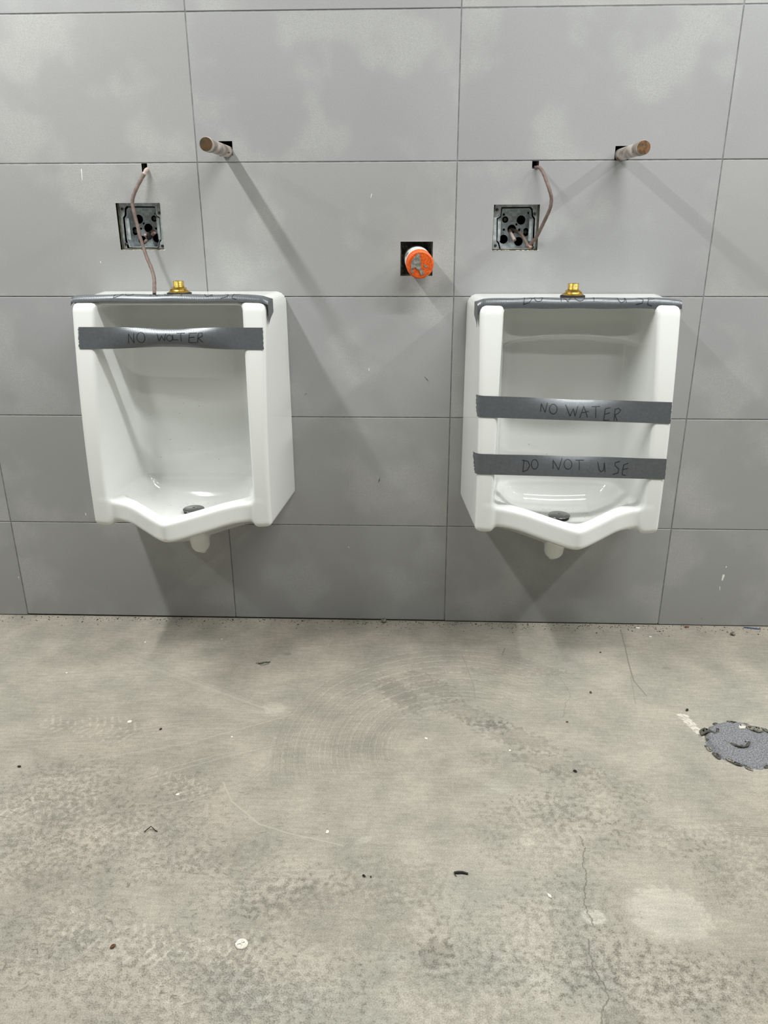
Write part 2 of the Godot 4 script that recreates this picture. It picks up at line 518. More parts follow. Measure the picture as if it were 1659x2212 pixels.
func urinal_mesh() -> ArrayMesh:
	var h := 0.004
	var nx := 64
	var ny := 176
	var nz := 104
	var y0 := 0.236
	var z0 := -0.006
	var sx := (ny + 1) * (nz + 1)
	var sy := nz + 1
	var D := PackedFloat32Array()
	D.resize((nx + 1) * sx)
	D.fill(1e9)
	var B := 4
	var active := []
	for bi in nx / B:
		for bj in ny / B:
			for bk in nz / B:
				var c := absf(urinal_field((bi + 0.5) * B * h, y0 + (bj + 0.5) * B * h, z0 + (bk + 0.5) * B * h))
				if c > 0.032: continue
				active.append(Vector3i(bi, bj, bk) * B)
				for i in range(bi * B, bi * B + B + 1):
					for j in range(bj * B, bj * B + B + 1):
						var at := i * sx + j * sy
						for k in range(bk * B, bk * B + B + 1):
							if D[at + k] > 1e8:
								D[at + k] = urinal_field(i * h, y0 + j * h, z0 + k * h)
	var vid := PackedInt32Array()
	vid.resize((nx + 1) * sx)
	vid.fill(-1)
	var P := PackedVector3Array()
	var N := PackedVector3Array()
	var cells := []
	var off := [0, sx, sy, sx + sy, 1, sx + 1, sy + 1, sx + sy + 1]
	var edges := [[0, 1], [2, 3], [4, 5], [6, 7], [0, 2], [1, 3], [4, 6], [5, 7], [0, 4], [1, 5], [2, 6], [3, 7]]
	var corner := [Vector3(0, 0, 0), Vector3(1, 0, 0), Vector3(0, 1, 0), Vector3(1, 1, 0), Vector3(0, 0, 1), Vector3(1, 0, 1), Vector3(0, 1, 1), Vector3(1, 1, 1)]
	for blk in active:
		for i in range(blk.x, blk.x + B):
			for j in range(blk.y, blk.y + B):
				for k in range(blk.z, blk.z + B):
					var at: int = i * sx + j * sy + k
					var neg := 0
					for o in off:
						if D[at + o] < 0.0: neg += 1
					if neg == 0 or neg == 8: continue
					var sum := Vector3.ZERO
					var cnt := 0
					for e in edges:
						var a: float = D[at + off[e[0]]]
						var b: float = D[at + off[e[1]]]
						if (a < 0.0) != (b < 0.0):
							sum += corner[e[0]].lerp(corner[e[1]], a / (a - b))
							cnt += 1
					var p := Vector3(i * h, y0 + j * h, z0 + k * h) + sum / cnt * h
					# settle on the surface and take its true normal
					var n := Vector3.ZERO
					for rep in 2:
						var f := urinal_field(p.x, p.y, p.z)
						var e := 0.0012
						n = Vector3(urinal_field(p.x + e, p.y, p.z) - f, urinal_field(p.x, p.y + e, p.z) - f, urinal_field(p.x, p.y, p.z + e) - f)
						if rep == 0:
							var step := n / e * (-f / maxf(n.length_squared() / (e * e), 0.2))
							p += step.limit_length(h * 0.6)
					vid[at] = P.size()
					P.append(p)
					N.append(n.normalized())
					cells.append(Vector3i(i, j, k))
	var half := P.size()
	for i in half:
		P.append(P[i] * Vector3(-1, 1, 1))
		N.append(N[i] * Vector3(-1, 1, 1))
	var I := PackedInt32Array()
	var add := func(a: int, b: int, c: int, d: int) -> void:
		var f := N[a] + N[b] + N[c] + N[d]
		if (P[c] - P[a]).cross(P[b] - P[a]).dot(f) + (P[d] - P[a]).cross(P[c] - P[a]).dot(f) < 0.0:
			I.append_array([a, c, b, a, d, c])
		else:
			I.append_array([a, b, c, a, c, d])
	for c in cells:
		var at: int = c.x * sx + c.y * sy + c.z
		var here := D[at] < 0.0
		if c.y > 0 and c.z > 0 and here != (D[at + sx] < 0.0):
			var a := [vid[at], vid[at - sy], vid[at - sy - 1], vid[at - 1]]
			if a.min() >= 0:
				add.call(a[0], a[1], a[2], a[3])
				add.call(a[0] + half, a[1] + half, a[2] + half, a[3] + half)
		for dir in 2:
			var step := sy if dir == 0 else 1
			var other := 1 if dir == 0 else sy
			if here == (D[at + step] < 0.0): continue
			if (c.z if dir == 0 else c.y) == 0: continue
			if c.x == 0:
				var a0 := vid[at]
				var a1 := vid[at - other]
				if a0 >= 0 and a1 >= 0:
					add.call(a0, a1, a1 + half, a0 + half)
			else:
				var a := [vid[at], vid[at - sx], vid[at - sx - other], vid[at - other]]
				if a.min() >= 0:
					add.call(a[0], a[1], a[2], a[3])
					add.call(a[0] + half, a[1] + half, a[2] + half, a[3] + half)
	var arr := []
	arr.resize(Mesh.ARRAY_MAX)
	arr[Mesh.ARRAY_VERTEX] = P
	arr[Mesh.ARRAY_NORMAL] = N
	arr[Mesh.ARRAY_INDEX] = I
	var mesh := ArrayMesh.new()
	mesh.add_surface_from_arrays(Mesh.PRIMITIVE_TRIANGLES, arr)
	return mesh

func make_urinal(mesh: ArrayMesh) -> Node3D:
	var u := base("urinal")
	put(mesh, "basin_body", M.ceramic, u)
	# brass inlet spud on a rubber washer
	var st := begin()
	var zc := 0.096
	lathe(st, [Vector2(0, 0.918), Vector2(0.0285, 0.918), Vector2(0.0285, 0.9225), Vector2(0.024, 0.9240), Vector2(0, 0.9240)], Vector3(0, 0, zc), Vector3.UP, 40)
	var w := put(st.commit(), "rubber_washer", M.rubber, u)
	w.set_meta("label", "black rubber washer under the brass inlet")
	st = begin()
	var prof := [Vector2(0.024, 0.9240), Vector2(0.024, 0.9255), Vector2(0.019, 0.928), Vector2(0.0175, 0.930), Vector2(0.0175, 0.9335), Vector2(0.0135, 0.9345)]
	for k in 5:
		prof.append(Vector2(0.0122, 0.9355 + k * 0.0026))
		prof.append(Vector2(0.0129, 0.9368 + k * 0.0026))
	prof.append_array([Vector2(0.0122, 0.9487), Vector2(0.0110, 0.9490), Vector2(0.0098, 0.9482), Vector2(0.0098, 0.930), Vector2(0, 0.930)])
	lathe(st, prof, Vector3(0, 0, zc), Vector3.UP, 40)
	var b := put(st.commit(), "inlet_spud", M.brass, u)
	b.set_meta("label", "threaded brass inlet fitting on top")
	st = begin()
	for k in 3:          # wrench lugs on the flange
		var a := TAU * k / 3.0 + 0.5
		var c := Vector3(cos(a) * 0.0165, 0.929, zc + sin(a) * 0.0165)
		box(st, c - Vector3(0.004, 0.0025, 0.003), c + Vector3(0.004, 0.0022, 0.003))
	put(st.commit(), "wrench_lug", M.brass, b)
	st = begin()
	var dc := Vector3(0, 0.3875, 0.148)
	lathe(st, [Vector2(0, 0), Vector2(0.018, 0), Vector2(0.018, 0.006), Vector2(0.0262, 0.006), Vector2(0.0272, 0.0072), Vector2(0.0262, 0.0085), Vector2(0.020, 0.0100), Vector2(0.010, 0.0108), Vector2(0.0028, 0.0110), Vector2(0.0025, 0.0098), Vector2(0, 0.0098)], dc, Vector3.UP, 40)
	var dm := put(st.commit(), "drain_cap", M.chrome, u)
	dm.set_meta("label", "round chrome drain cap in the basin")
	st = begin()
	lathe(st, [Vector2(0.0185, 0.0005), Vector2(0.0255, 0.0005), Vector2(0.0255, 0.0052), Vector2(0.0185, 0.0052)], dc, Vector3.UP, 32)
	put(st.commit(), "drain_seal", M.rubber, u)
	# specks of site dirt on the glaze
	st = begin()
	var r := RandomNumberGenerator.new()
	r.seed = 77
	for k in 46:
		var low := k < 32
		var p := Vector3(r.randfn(-0.01, 0.045), 0.47, clampf(0.13 + r.randfn(0.0, 0.035), 0.075, 0.22)) if low else Vector3(r.randf_range(-0.12, 0.12), r.randf_range(0.44, 0.78), 0.2)
		var dir := Vector3.DOWN if low else Vector3.FORWARD
		if absf(p.x) > 0.12: continue
		for step in 60:
			var f := urinal_field(p.x, p.y, p.z)
			if f < 0.0002: break
			p += dir * f * 0.7
		var s := r.randf_range(0.0003, 0.0008) * (1.8 if k % 11 == 0 else 1.0)
		var n := -dir
		var a := n.cross(Vector3(0.3, 0.5, 0.8)).normalized()
		var c := n.cross(a)
		for e in 5:
			var q0 := p + (a * cos(TAU * e / 5.0) + c * sin(TAU * e / 5.0)) * s * 1.4
			var q1 := p + (a * cos(TAU * (e + 1) / 5.0) + c * sin(TAU * (e + 1) / 5.0)) * s
			tri(st, q0, q1, p + n * s * 0.8, (n + (q0 + q1 - p * 2.0).normalized()).normalized())
	var sp := put(st.commit(), "dirt_specks", M.dark_bit, u)
	sp.set_meta("kind", "stuff")
	return u

# ---------------------------------------------------------------- duct tape with handwriting
func bump(u: float, a: float, b: float, soft: float) -> float:
	return smoothstep(a, a + soft, u) * (1.0 - smoothstep(b - soft, b, u))

# strip across the front; corners in scene space, curl = half angle of the roll in the middle, pivot = the line (0 top, 1 bottom) that stays in place
func front_tape(tl: Vector3, bl: Vector3, tr: Vector3, br: Vector3, cx: float, curl: float, pivot: float, wrap: float, dy: float, narrow := 0.0) -> Array:
	var rows := []
	var nu := 72
	var nv := 16
	for i in nu + 1:
		var u := float(i) / nu
		var row := []
		for j in nv + 1:
			var v := float(j) / nv
			var p := tl.lerp(tr, u).lerp(bl.lerp(br, u), v)
			var width := (tl - bl).length()
			var m := bump(p.x - cx, -0.178, 0.178, 0.17)
			var t := (v - pivot) * width
			var mid := tl.lerp(tr, u).lerp(bl.lerp(br, u), pivot)
			var y := mid.y - t
			var z := front_of(y - dy) + 0.0012
			var a := curl * m
			if a > 0.01:
				var R := width / (2.0 * a)
				y = mid.y - R * sin(t / R)
				z = front_of(mid.y - dy) + 0.0012 + R * (cos(t / R) - 1.0) + (1.0 - a / curl) * 0.52 * (mid.y - dy - 0.45) * (mid.y - y)
			else:
				z = front_of(y - dy) + 0.0012
			p = Vector3(p.x, y, z)
			var over := -0.2155 - (p.x - cx)          # torn end bent round the edge of the pillar
			if wrap > 0.0 and over > -0.008:
				var o := over + 0.008
				p.z -= o * o * 26.0
				p.x += o * o * 8.0
			row.append(p)
		rows.append(row)
	# ragged ends
	for j in nv + 1:
		rows[0][j].x += rng.randf_range(-0.0012, 0.0012) + (0.004 * absf(float(j) / nv - 0.15) if wrap > 0.0 else 0.0)
		rows[nu][j].x += rng.randf_range(-0.0006, 0.0006)
	return rows

# strip laid along the top front edge, its ends folded down the sides
func top_tape(cx: float, section: Array, xa: float, xb: float, fold_l: float, fold_r: float, dy: float) -> Array:
	var nv := 20
	var cs := []
	var curve := Curve2D.new()
	for p in section: curve.add_point(p)
	var pts := smooth_path(section.map(func(q): return Vector3(0, q.y, q.x)), 8)
	for j in nv + 1:
		var f := float(j) / nv * (pts.size() - 1)
		var k := mini(int(f), pts.size() - 2)
		cs.append(pts[k].lerp(pts[k + 1], f - k))
	var rows := []
	var nf := 8
	var nu := 70
	for i in nu + 1 + 2 * nf:
		var row := []
		for j in nv + 1:
			var v := float(j) / nv
			var c: Vector3 = cs[j]
			var p: Vector3
			if i < nf or i > nu + nf:
				var left := i < nf
				var s := float(nf - i) / nf if left else float(i - nu - nf) / nf
				var long := (fold_l if left else fold_r) * (0.65 + 0.45 * clampf((c.z - 0.146) / 0.042, 0.0, 1.0))
				var z := lerpf(c.z, minf(c.z, 0.192), 0.8)
				var side := 0.2425 - 0.09 * z + 0.0016
				if long < 0.02: side += s * 0.002 - 0.004
				var y := lerpf(c.y, 0.910 + 0.35 * (c.y - 0.91), minf(s * 3.0, 1.0)) - s * long
				p = Vector3((-side if left else side) + cx, y, z)
			else:
				var u := float(i - nf) / nu
				p = Vector3(cx + lerpf(xa, xb, u), c.y - 0.003 * pow(absf(2.0 * u - 1.0), 8.0) + 0.0006 * sin(u * 21.0 + v * 4.0), c.z + 0.0008 * sin(u * 13.0))
			p.y += dy
			row.append(p)
		rows.append(row)
	return rows

func on_tape(rows: Array, u: float, v: float, lift: float) -> Array:
	var nu := rows.size() - 1
	var nv: int = rows[0].size() - 1
	var fu := clampf(u, 0.0, 0.9999) * nu
	var fv := clampf(v, 0.0, 0.9999) * nv
	var i := int(fu)
	var j := int(fv)
	var a: Vector3 = rows[i][j].lerp(rows[i + 1][j], fu - i)
	var b: Vector3 = rows[i][j + 1].lerp(rows[i + 1][j + 1], fu - i)
	var n: Vector3 = (rows[i + 1][j] - rows[i][j]).cross(rows[i][j] - rows[i][j + 1]).normalized()
	return [a.lerp(b, fv - j) + n * lift, n]

func make_tape(rows: Array, label: String, strokes: Array, group: String) -> Node3D:
	var o := base("duct_tape_strip")
	tag(o, label, "tape", group)
	var st := begin()
	sheet(st, rows, false, true)
	var back := []
	for i in rows.size():
		var line := []
		for j in rows[i].size():
			line.append(on_tape(rows, float(i) / (rows.size() - 1), float(j) / (rows[i].size() - 1), -0.0005)[0])
		back.append(line)
	sheet(st, back, false, false)
	put(st.commit(), "strip", M.tape, o)
	st = begin()
	for s in strokes:
		var fine := []
		for k in s.size() - 1:
			var steps := maxi(2, int((s[k + 1] - s[k]).length() / 0.006))
			for e in steps: fine.append(s[k].lerp(s[k + 1], float(e) / steps))
		fine.append(s[-1])
		var a := []
		var b := []
		for k in fine.size():
			var here := on_tape(rows, fine[k].x, fine[k].y, 0.0005)
			var p0: Vector3 = on_tape(rows, fine[maxi(k - 1, 0)].x, fine[maxi(k - 1, 0)].y, 0.0005)[0]
			var p1: Vector3 = on_tape(rows, fine[mini(k + 1, fine.size() - 1)].x, fine[mini(k + 1, fine.size() - 1)].y, 0.0005)[0]
			var w: Vector3 = (p1 - p0).normalized().cross(here[1]) * 0.00072
			a.append(here[0] - w)
			b.append(here[0] + w)
		for k in fine.size() - 1:
			var n: Vector3 = on_tape(rows, fine[k].x, fine[k].y, 0.0)[1]
			quad(st, a[k], a[k + 1], b[k + 1], b[k], n)
	var ink := put(st.commit(), "handwriting", M.ink, o)
	ink.set_meta("label", "black handwritten capital letters")
	return o

func ring(cx: float, cy: float, rx: float, ry: float) -> Array:
	var out := []
	for k in 15: out.append(Vector2(cx + rx * sin(TAU * k / 14.0 + 0.3), cy - ry * cos(TAU * k / 14.0 + 0.3)))
	return out

# strokes drawn in tape units: across 0 to 1, down 0 to 1
func written(strokes: Array, x0: float, x1: float, tops: Vector2, bottoms: Vector2) -> Array:
	var out := []
	for s in strokes:
		var line := []
		for p in s:
			var u: float = (p.x - x0) / (x1 - x0)
			var t := lerpf(tops.x, tops.y, u)
			var b := lerpf(bottoms.x, bottoms.y, u)
			line.append(Vector2(u, (p.y - t) / (b - t)))
		out.append(line)
	return out

func poly(list: Array) -> Array:
	var out := []
	for i in range(0, list.size(), 2): out.append(Vector2(list[i], list[i + 1]))
	return out

func words_no_water_small() -> Array:
	return [poly([475, 525, 478, 455, 515, 522, 517, 450]), ring(570, 482, 31, 38),
		poly([692, 455, 705, 508, 725, 470, 745, 505, 757, 452]), ring(785, 486, 22, 22), poly([808, 462, 811, 498, 850, 498]),
		poly([838, 452, 900, 448]), poly([868, 450, 872, 510]),
		poly([987, 448, 935, 450, 925, 521, 987, 518]), poly([930, 483, 972, 478]),
		poly([992, 520, 1002, 448, 1028, 448, 1031, 472, 1000, 486, 1031, 518])]

func words_no_water() -> Array:
	return [poly([592, 208, 597, 148, 628, 212, 645, 140]), ring(690, 188, 30, 36),
		poly([785, 155, 820, 240, 845, 185, 858, 240, 880, 165]), poly([895, 255, 925, 165, 955, 250]), poly([905, 215, 962, 205]),
		poly([985, 170, 1050, 168]), poly([1018, 170, 1018, 252]),
		poly([1130, 178, 1090, 185, 1080, 270, 1125, 270]), poly([1088, 225, 1125, 215]),
		poly([1160, 275, 1165, 190, 1190, 180, 1208, 195, 1195, 215, 1165, 230, 1185, 275])]

func words_do_not_use() -> Array:
	return [poly([470, 590, 460, 680]), poly([455, 592, 500, 600, 515, 630, 495, 665, 460, 676]), ring(552, 622, 26, 35),
		poly([692, 655, 695, 590, 735, 660, 765, 575]), ring(808, 620, 30, 36), poly([865, 590, 930, 588]), poly([895, 590, 893, 662]),
		poly([1035, 600, 1045, 655, 1060, 672, 1080, 660, 1085, 605, 1091, 672]),
		poly([1200, 595, 1166, 604, 1166, 625, 1195, 650, 1190, 680, 1150, 690]),
		poly([1265, 605, 1230, 620, 1222, 690, 1250, 698]), poly([1225, 652, 1265, 645])]

func make_tapes() -> void:
	var g := "grey duct tape strips across the urinals"
	# left urinal
	var sec := [Vector2(0.146, 0.9192), Vector2(0.156, 0.9225), Vector2(0.167, 0.9250), Vector2(0.178, 0.9248), Vector2(0.187, 0.9200), Vector2(0.1905, 0.9112)]
	make_tape(top_tape(XL, sec, -0.216, 0.214, 0.010, 0.046, 0.0), "grey tape over top edge of the urinal the wire hangs down to", written(words_do_not_use(), 65, 1552, Vector2(530, 554), Vector2(698, 722)), g)
	make_tape(front_tape(Vector3(-0.8600, 0.8562, 0.207), Vector3(-0.8606, 0.8092, 0.216), Vector3(-0.4369, 0.8556, 0.207), Vector3(-0.4360, 0.8086, 0.216), XL, 1.05, 0.52, 0.0, 0.0),
		"only grey tape across the opening of the urinal with one front strip", written(words_no_water_small(), 100, 1483, Vector2(408, 412), Vector2(562, 570)), g)
	# right urinal
	var dy := -0.006
	var sec2 := [Vector2(0.146, 0.9192), Vector2(0.158, 0.9222), Vector2(0.172, 0.9242), Vector2(0.183, 0.9225), Vector2(0.1885, 0.9140), Vector2(0.1890, 0.9022)]
	make_tape(top_tape(XR, sec2, -0.214, 0.217, 0.044, 0.013, dy), "grey tape over top edge of the urinal with two front strips", written(words_do_not_use(), 75, 1552, Vector2(505, 529), Vector2(700, 724)), g)
	make_tape(front_tape(Vector3(0.0420, 0.7085, 0.233), Vector3(0.0435, 0.6605, 0.239), Vector3(0.4866, 0.6952, 0.234), Vector3(0.4866, 0.6478, 0.240), XR, 0.40, 0.92, 1.0, dy),
		"upper of the two grey tapes across one urinal opening, reading NO WATER", written(words_no_water(), 80, 1595, Vector2(90, 137), Vector2(250, 297)), g)
	make_tape(front_tape(Vector3(0.0385, 0.5755, 0.246), Vector3(0.0420, 0.5270, 0.248), Vector3(0.4868, 0.5662, 0.247), Vector3(0.4874, 0.5182, 0.249), XR, 0.32, 0.94, 1.0, dy),
		"lower of the two grey tapes across one urinal opening, reading DO NOT USE", written(words_do_not_use(), 65, 1552, Vector2(548, 572), Vector2(700, 725)), g)

# ---------------------------------------------------------------- floor: raw trowelled concrete
const FX0 := -1.35
const FZ0 := -0.02
const FS := 2.36 / 2048.0
const FW := 2048
const FH := 1240
var val := PackedFloat32Array()
var hgt := PackedFloat32Array()
var grain := PackedByteArray()
var chunky := PackedByteArray()
var broad := PackedByteArray()

func fpx(p: Vector2) -> Vector2:
	return Vector2((p.x - FX0) / FS, (p.y - FZ0) / FS)

# patch of matter with a ragged outline: change of tone, of mottling and of relief
func blot(c: Vector2, rx: float, rz: float, turn: float, tone: float, ragged := 0.6, relief := 0.0, mottle := 0.0) -> void:
	var m := fpx(c)
	var reach := maxf(rx, rz) / FS * 1.5
	for y in range(maxi(0, int(m.y - reach)), mini(FH, int(m.y + reach))):
		for x in range(maxi(0, int(m.x - reach)), mini(FW, int(m.x + reach))):
			var d := Vector2(x - m.x, y - m.y).rotated(-turn) * FS
			var r := sqrt(d.x * d.x / (rx * rx) + d.y * d.y / (rz * rz))
			if r > 1.5: continue
			var i := y * FW + x
			var e := r + ragged * (chunky[i] / 255.0 - 0.5) * 1.6 + 0.25 * ragged * (grain[i] / 255.0 - 0.5)
			var k := 1.0 - smoothstep(0.72, 1.05, e)
			if k <= 0.0: continue
			val[i] += k * (tone + mottle * (chunky[i] / 255.0 - 0.5) + 0.6 * mottle * (grain[i] / 255.0 - 0.5))
			hgt[i] += k * relief * ((chunky[i] + grain[i]) / 255.0 - 1.0)

func scratch(pts: Array, width: float, tone: float, deep: float, wander := 0.0) -> void:
	for s in pts.size() - 1:
		var a := fpx(pts[s])
		var b := fpx(pts[s + 1])
		var w := maxf(width / FS, 0.6)
		var n := maxi(1, int((b - a).length() * 2.0))
		for k in n:
			var c := a.lerp(b, float(k) / n)
			if wander > 0.0: c += Vector2(sin(c.y * 0.31 + c.x * 0.17) + 0.6 * sin(c.y * 0.83), cos(c.x * 0.27) * 0.5) * wander / FS
			for y in range(int(c.y - w), int(c.y + w) + 1):
				for x in range(int(c.x - w), int(c.x + w) + 1):
					if x < 0 or y < 0 or x >= FW or y >= FH: continue
					if Vector2(x - c.x, y - c.y).length() > w: continue
					var i := y * FW + x
					var f := 0.35 + 0.65 * smoothstep(70.0, 150.0, float(grain[i]))
					if tone < 0.0: val[i] = lerpf(val[i], minf(val[i], 1.0 + tone), 0.5 * f)
					else: val[i] = lerpf(val[i], maxf(val[i], 1.0 + tone), 0.5 * f)
					hgt[i] = lerpf(hgt[i], 0.5 + deep, 0.4)

# print of a boot sole: two rows of pale ribs
func boot_print(c: Vector2, turn: float, size: float, tone: float) -> void:
	var m := fpx(c)
	var reach := size / FS * 0.6
	for y in range(maxi(0, int(m.y - reach)), mini(FH, int(m.y + reach))):
		for x in range(maxi(0, int(m.x - reach)), mini(FW, int(m.x + reach))):
			var d := Vector2(x - m.x, y - m.y).rotated(-turn) * FS / size
			var half := 0.17 + 0.04 * sin(d.x * 6.0)
			if absf(d.x) > 0.5 or absf(d.y) > half: continue
			var i := y * FW + x
			var rib := sin(TAU * (d.x * 13.0 + absf(d.y) * 7.0))
			var edge := smoothstep(half, half - 0.03, absf(d.y)) * smoothstep(0.5, 0.45, absf(d.x))
			var k := smoothstep(0.1, 0.7, rib) * edge * smoothstep(95.0, 150.0, float(chunky[i]))
			val[i] += k * tone
			hgt[i] += k * 0.14

func floor_noise(w: int, h: int, s: float, x0: float, z0: float) -> Array:
	var out := []
	for spec in [[0.9, 201, 4], [7.0, 202, 4], [60.0, 203, 3], [420.0, 204, 2]]:
		var n := noise(spec[0] * s, spec[1], spec[2])
		n.offset = Vector3(x0 / s, z0 / s, 0)
		out.append(bytes(n, w, h))
	var st := noise(120.0 * s, 205, 3)
	var im := st.get_image(maxi(w / 10, 2), h, false, false, false)
	im.convert(Image.FORMAT_L8)
	im.resize(w, h, Image.INTERPOLATE_CUBIC)
	out.append(im.get_data())
	return out

func floor_colour(v: float, warm: float) -> Color:
	var c := Color(0.560, 0.556, 0.512).lerp(Color(0.604, 0.573, 0.526), warm)
	return Color(clampf(c.r * v, 0.0, 1.0), clampf(c.g * v, 0.0, 1.0), clampf(c.b * (v * 0.93 + 0.07 * v * v), 0.0, 1.0))

func floor_material(fine: bool) -> StandardMaterial3D:
	var m := mat(Color.WHITE, 0.86)
	var w := FW
	var h := FH
	var s := FS
	if not fine:
		w = 700
		h = 470
		s = 0.01
	var nz := floor_noise(w, h, s, FX0 if fine else -3.7, FZ0 if fine else -0.2)
	var a: PackedByteArray = nz[0]
	var b: PackedByteArray = nz[1]
	var c: PackedByteArray = nz[2]
	var d: PackedByteArray = nz[3]
	var e: PackedByteArray = nz[4]
	if fine:
		broad = a
		chunky = c
		grain = d
		val.resize(w * h)
		hgt.resize(w * h)
		for i in w * h:
			val[i] = 1.0 + 0.10 * (a[i] - 128) / 128.0 + 0.085 * (b[i] - 128) / 128.0 + 0.045 * (c[i] - 128) / 128.0 + 0.20 * (d[i] - 128) / 128.0 + 0.06 * (e[i] - 128) / 128.0
			hgt[i] = 0.5 + 0.12 * (d[i] - 128) / 128.0 + 0.12 * (c[i] - 128) / 128.0 + 0.10 * (e[i] - 128) / 128.0
		floor_marks()
	var out := PackedByteArray()
	out.resize(w * h * 3)
	var rel := PackedByteArray()
	rel.resize(w * h)
	for i in w * h:
		var v: float
		if fine:
			v = val[i]
			rel[i] = int(clampf(hgt[i], 0.0, 1.0) * 255.0)
		else:
			v = 1.0 + 0.10 * (a[i] - 128) / 128.0 + 0.085 * (b[i] - 128) / 128.0 + 0.05 * (c[i] - 128) / 128.0
		var k := floor_colour(v, clampf(0.5 + (b[i] - a[i]) / 260.0, 0.0, 1.0))
		out[i * 3] = int(k.r * 255.0)
		out[i * 3 + 1] = int(k.g * 255.0)
		out[i * 3 + 2] = int(k.b * 255.0)
	m.albedo_texture = ImageTexture.create_from_image(Image.create_from_data(w, h, false, Image.FORMAT_RGB8, out))
	if fine:
		m.heightmap_enabled = true
		m.heightmap_texture = ImageTexture.create_from_image(Image.create_from_data(w, h, false, Image.FORMAT_L8, rel))
		m.heightmap_scale = 0.28
	return m

func floor_marks() -> void:
	# trowel swirl: concentric combed lines
	var cc := Vector2(0.0264, 0.5768)
	var m := fpx(cc)
	var R := int(0.46 / FS)
	for y in range(maxi(0, int(m.y) - R), mini(FH, int(m.y) + R)):
		for x in range(maxi(0, int(m.x) - R), mini(FW, int(m.x) + R)):
			var d := Vector2(x - m.x, y - m.y) * FS
			var r := d.length()
			if r < 0.10 or r > 0.45: continue
			var an := rad_to_deg(atan2(-d.y, d.x))
			if an < 0.0: an += 360.0
			var i := y * FW + x
			var inside := smoothstep(20.0, 75.0, an) * (1.0 - smoothstep(178.0, 214.0, an)) * smoothstep(0.10, 0.2, r) * (1.0 - smoothstep(0.415, 0.445, r))
			if inside <= 0.0: continue
			var comb := sin(TAU * (r / 0.0068 + 0.5 * sin(r * 230.0) + 2.2 * (broad[i] - 128) / 128.0 + 0.35 * (chunky[i] - 128) / 128.0))
			var k := inside * smoothstep(70.0, 150.0, float(chunky[i]) * 0.5 + 64.0)
			val[i] += k * (0.058 * comb * (0.4 + 1.2 * grain[i] / 255.0) - 0.02)
			hgt[i] += k * 0.22 * comb
	# long sweeping brush marks
	for s in [[Vector2(-1.0425, 0.5106), Vector2(-0.7303, 0.4734), Vector2(-0.4022, 0.4802)], [Vector2(-1.0002, 0.5931), Vector2(-0.7562, 0.5522), Vector2(-0.5931, 0.4954)], [Vector2(-0.7970, 0.6330), Vector2(-0.5749, 0.5625), Vector2(-0.3632, 0.4520)], [Vector2(-0.6530, 0.7011), Vector2(-0.4983, 0.6229), Vector2(-0.3868, 0.5722)], [Vector2(-1.0594, 0.3388), Vector2(-0.7577, 0.2862), Vector2(-0.4537, 0.4366)], [Vector2(-0.9324, 0.1774), Vector2(-0.6392, 0.3249), Vector2(-0.4318, 0.4359)], [Vector2(-0.5886, 0.7530), Vector2(-0.4431, 0.6939), Vector2(-0.3889, 0.6191)]]:
		for k in 7:
			var o := Vector2(rng.randf_range(-0.03, 0.03), rng.randf_range(-0.022, 0.022))
			scratch([s[0] + o, s[1] + o, s[2] + o * 0.5], 0.0008, rng.randf_range(-0.09, -0.03) if k % 2 else 0.06, -0.12 if k % 2 else 0.1)
	# burnished dark sweep where the trowel turned
	for b in [[Vector2(-0.0461, 0.3258), 0.075, 0.026, 0.75], [Vector2(0.0386, 0.4385), 0.08, 0.028, 0.62], [Vector2(0.1367, 0.5219), 0.09, 0.028, 0.5], [Vector2(0.2139, 0.6136), 0.08, 0.026, 0.3], [Vector2(-0.1258, 0.3684), 0.07, 0.03, 1.0]]:
		blot(b[0], b[1] * 1.2, b[2] * 1.3, b[3], -0.075, 0.7, 0.1, 0.05)
	for b in [[Vector2(0.1684, 0.2556), 0.14, 0.02, 0.0, -0.035], [Vector2(0.0466, 0.3124), 0.10, 0.02, 0.05, -0.025], [Vector2(0.2896, 0.6687), 0.11, 0.03, 0.3, -0.04], [Vector2(0.1091, 0.4891), 0.03, 0.02, 0.0, -0.045], [Vector2(0.0678, 0.6035), 0.03, 0.018, 0.2, -0.04]]:
		blot(b[0], b[1], b[2], b[3], b[4], 0.9, 0.0, 0.06)
	# pale patches of laitance
	blot(Vector2(0.3388, 0.9862), 0.076, 0.062, 0.1, 0.15, 0.35, -0.2, -0.05)
	blot(Vector2(0.2116, 0.9980), 0.023, 0.017, 0.1, 0.2, 0.3, -0.1)
	blot(Vector2(0.1239, 0.8326), 0.016, 0.02, 0.0, 0.07, 0.4)
	blot(Vector2(0.0887, 0.6895), 0.04, 0.022, 0.4, 0.07, 0.7)
	blot(Vector2(0.0493, 0.7112), 0.05, 0.018, -0.2, 0.05, 0.8)
	blot(Vector2(-0.4186, 0.4355), 0.03, 0.028, 0.6, 0.09, 0.6)
	blot(Vector2(0.1073, 1.1220), 0.024, 0.04, 0.1, 0.07, 0.6)
	blot(Vector2(-0.1106, 1.0907), 0.022, 0.022, 0.0, 0.08, 0.7)
	blot(Vector2(-0.1163, 1.1486), 0.03, 0.03, 0.3, 0.06, 0.8)
	blot(Vector2(-0.1806, 0.8432), 0.02, 0.009, -0.5, 0.09, 0.5, 0.2)
	# ovals of damp and dull stains
	blot(Vector2(-0.4262, 0.1894), 0.012, 0.007, 0.0, -0.10, 0.2)
	blot(Vector2(-0.0525, 1.0765), 0.03, 0.035, 0.2, -0.10, 0.6)
	blot(Vector2(0.2195, 1.1723), 0.03, 0.03, 0.0, -0.09, 0.6)
	blot(Vector2(0.5633, 0.2272), 0.012, 0.008, 0.0, -0.08, 0.4)
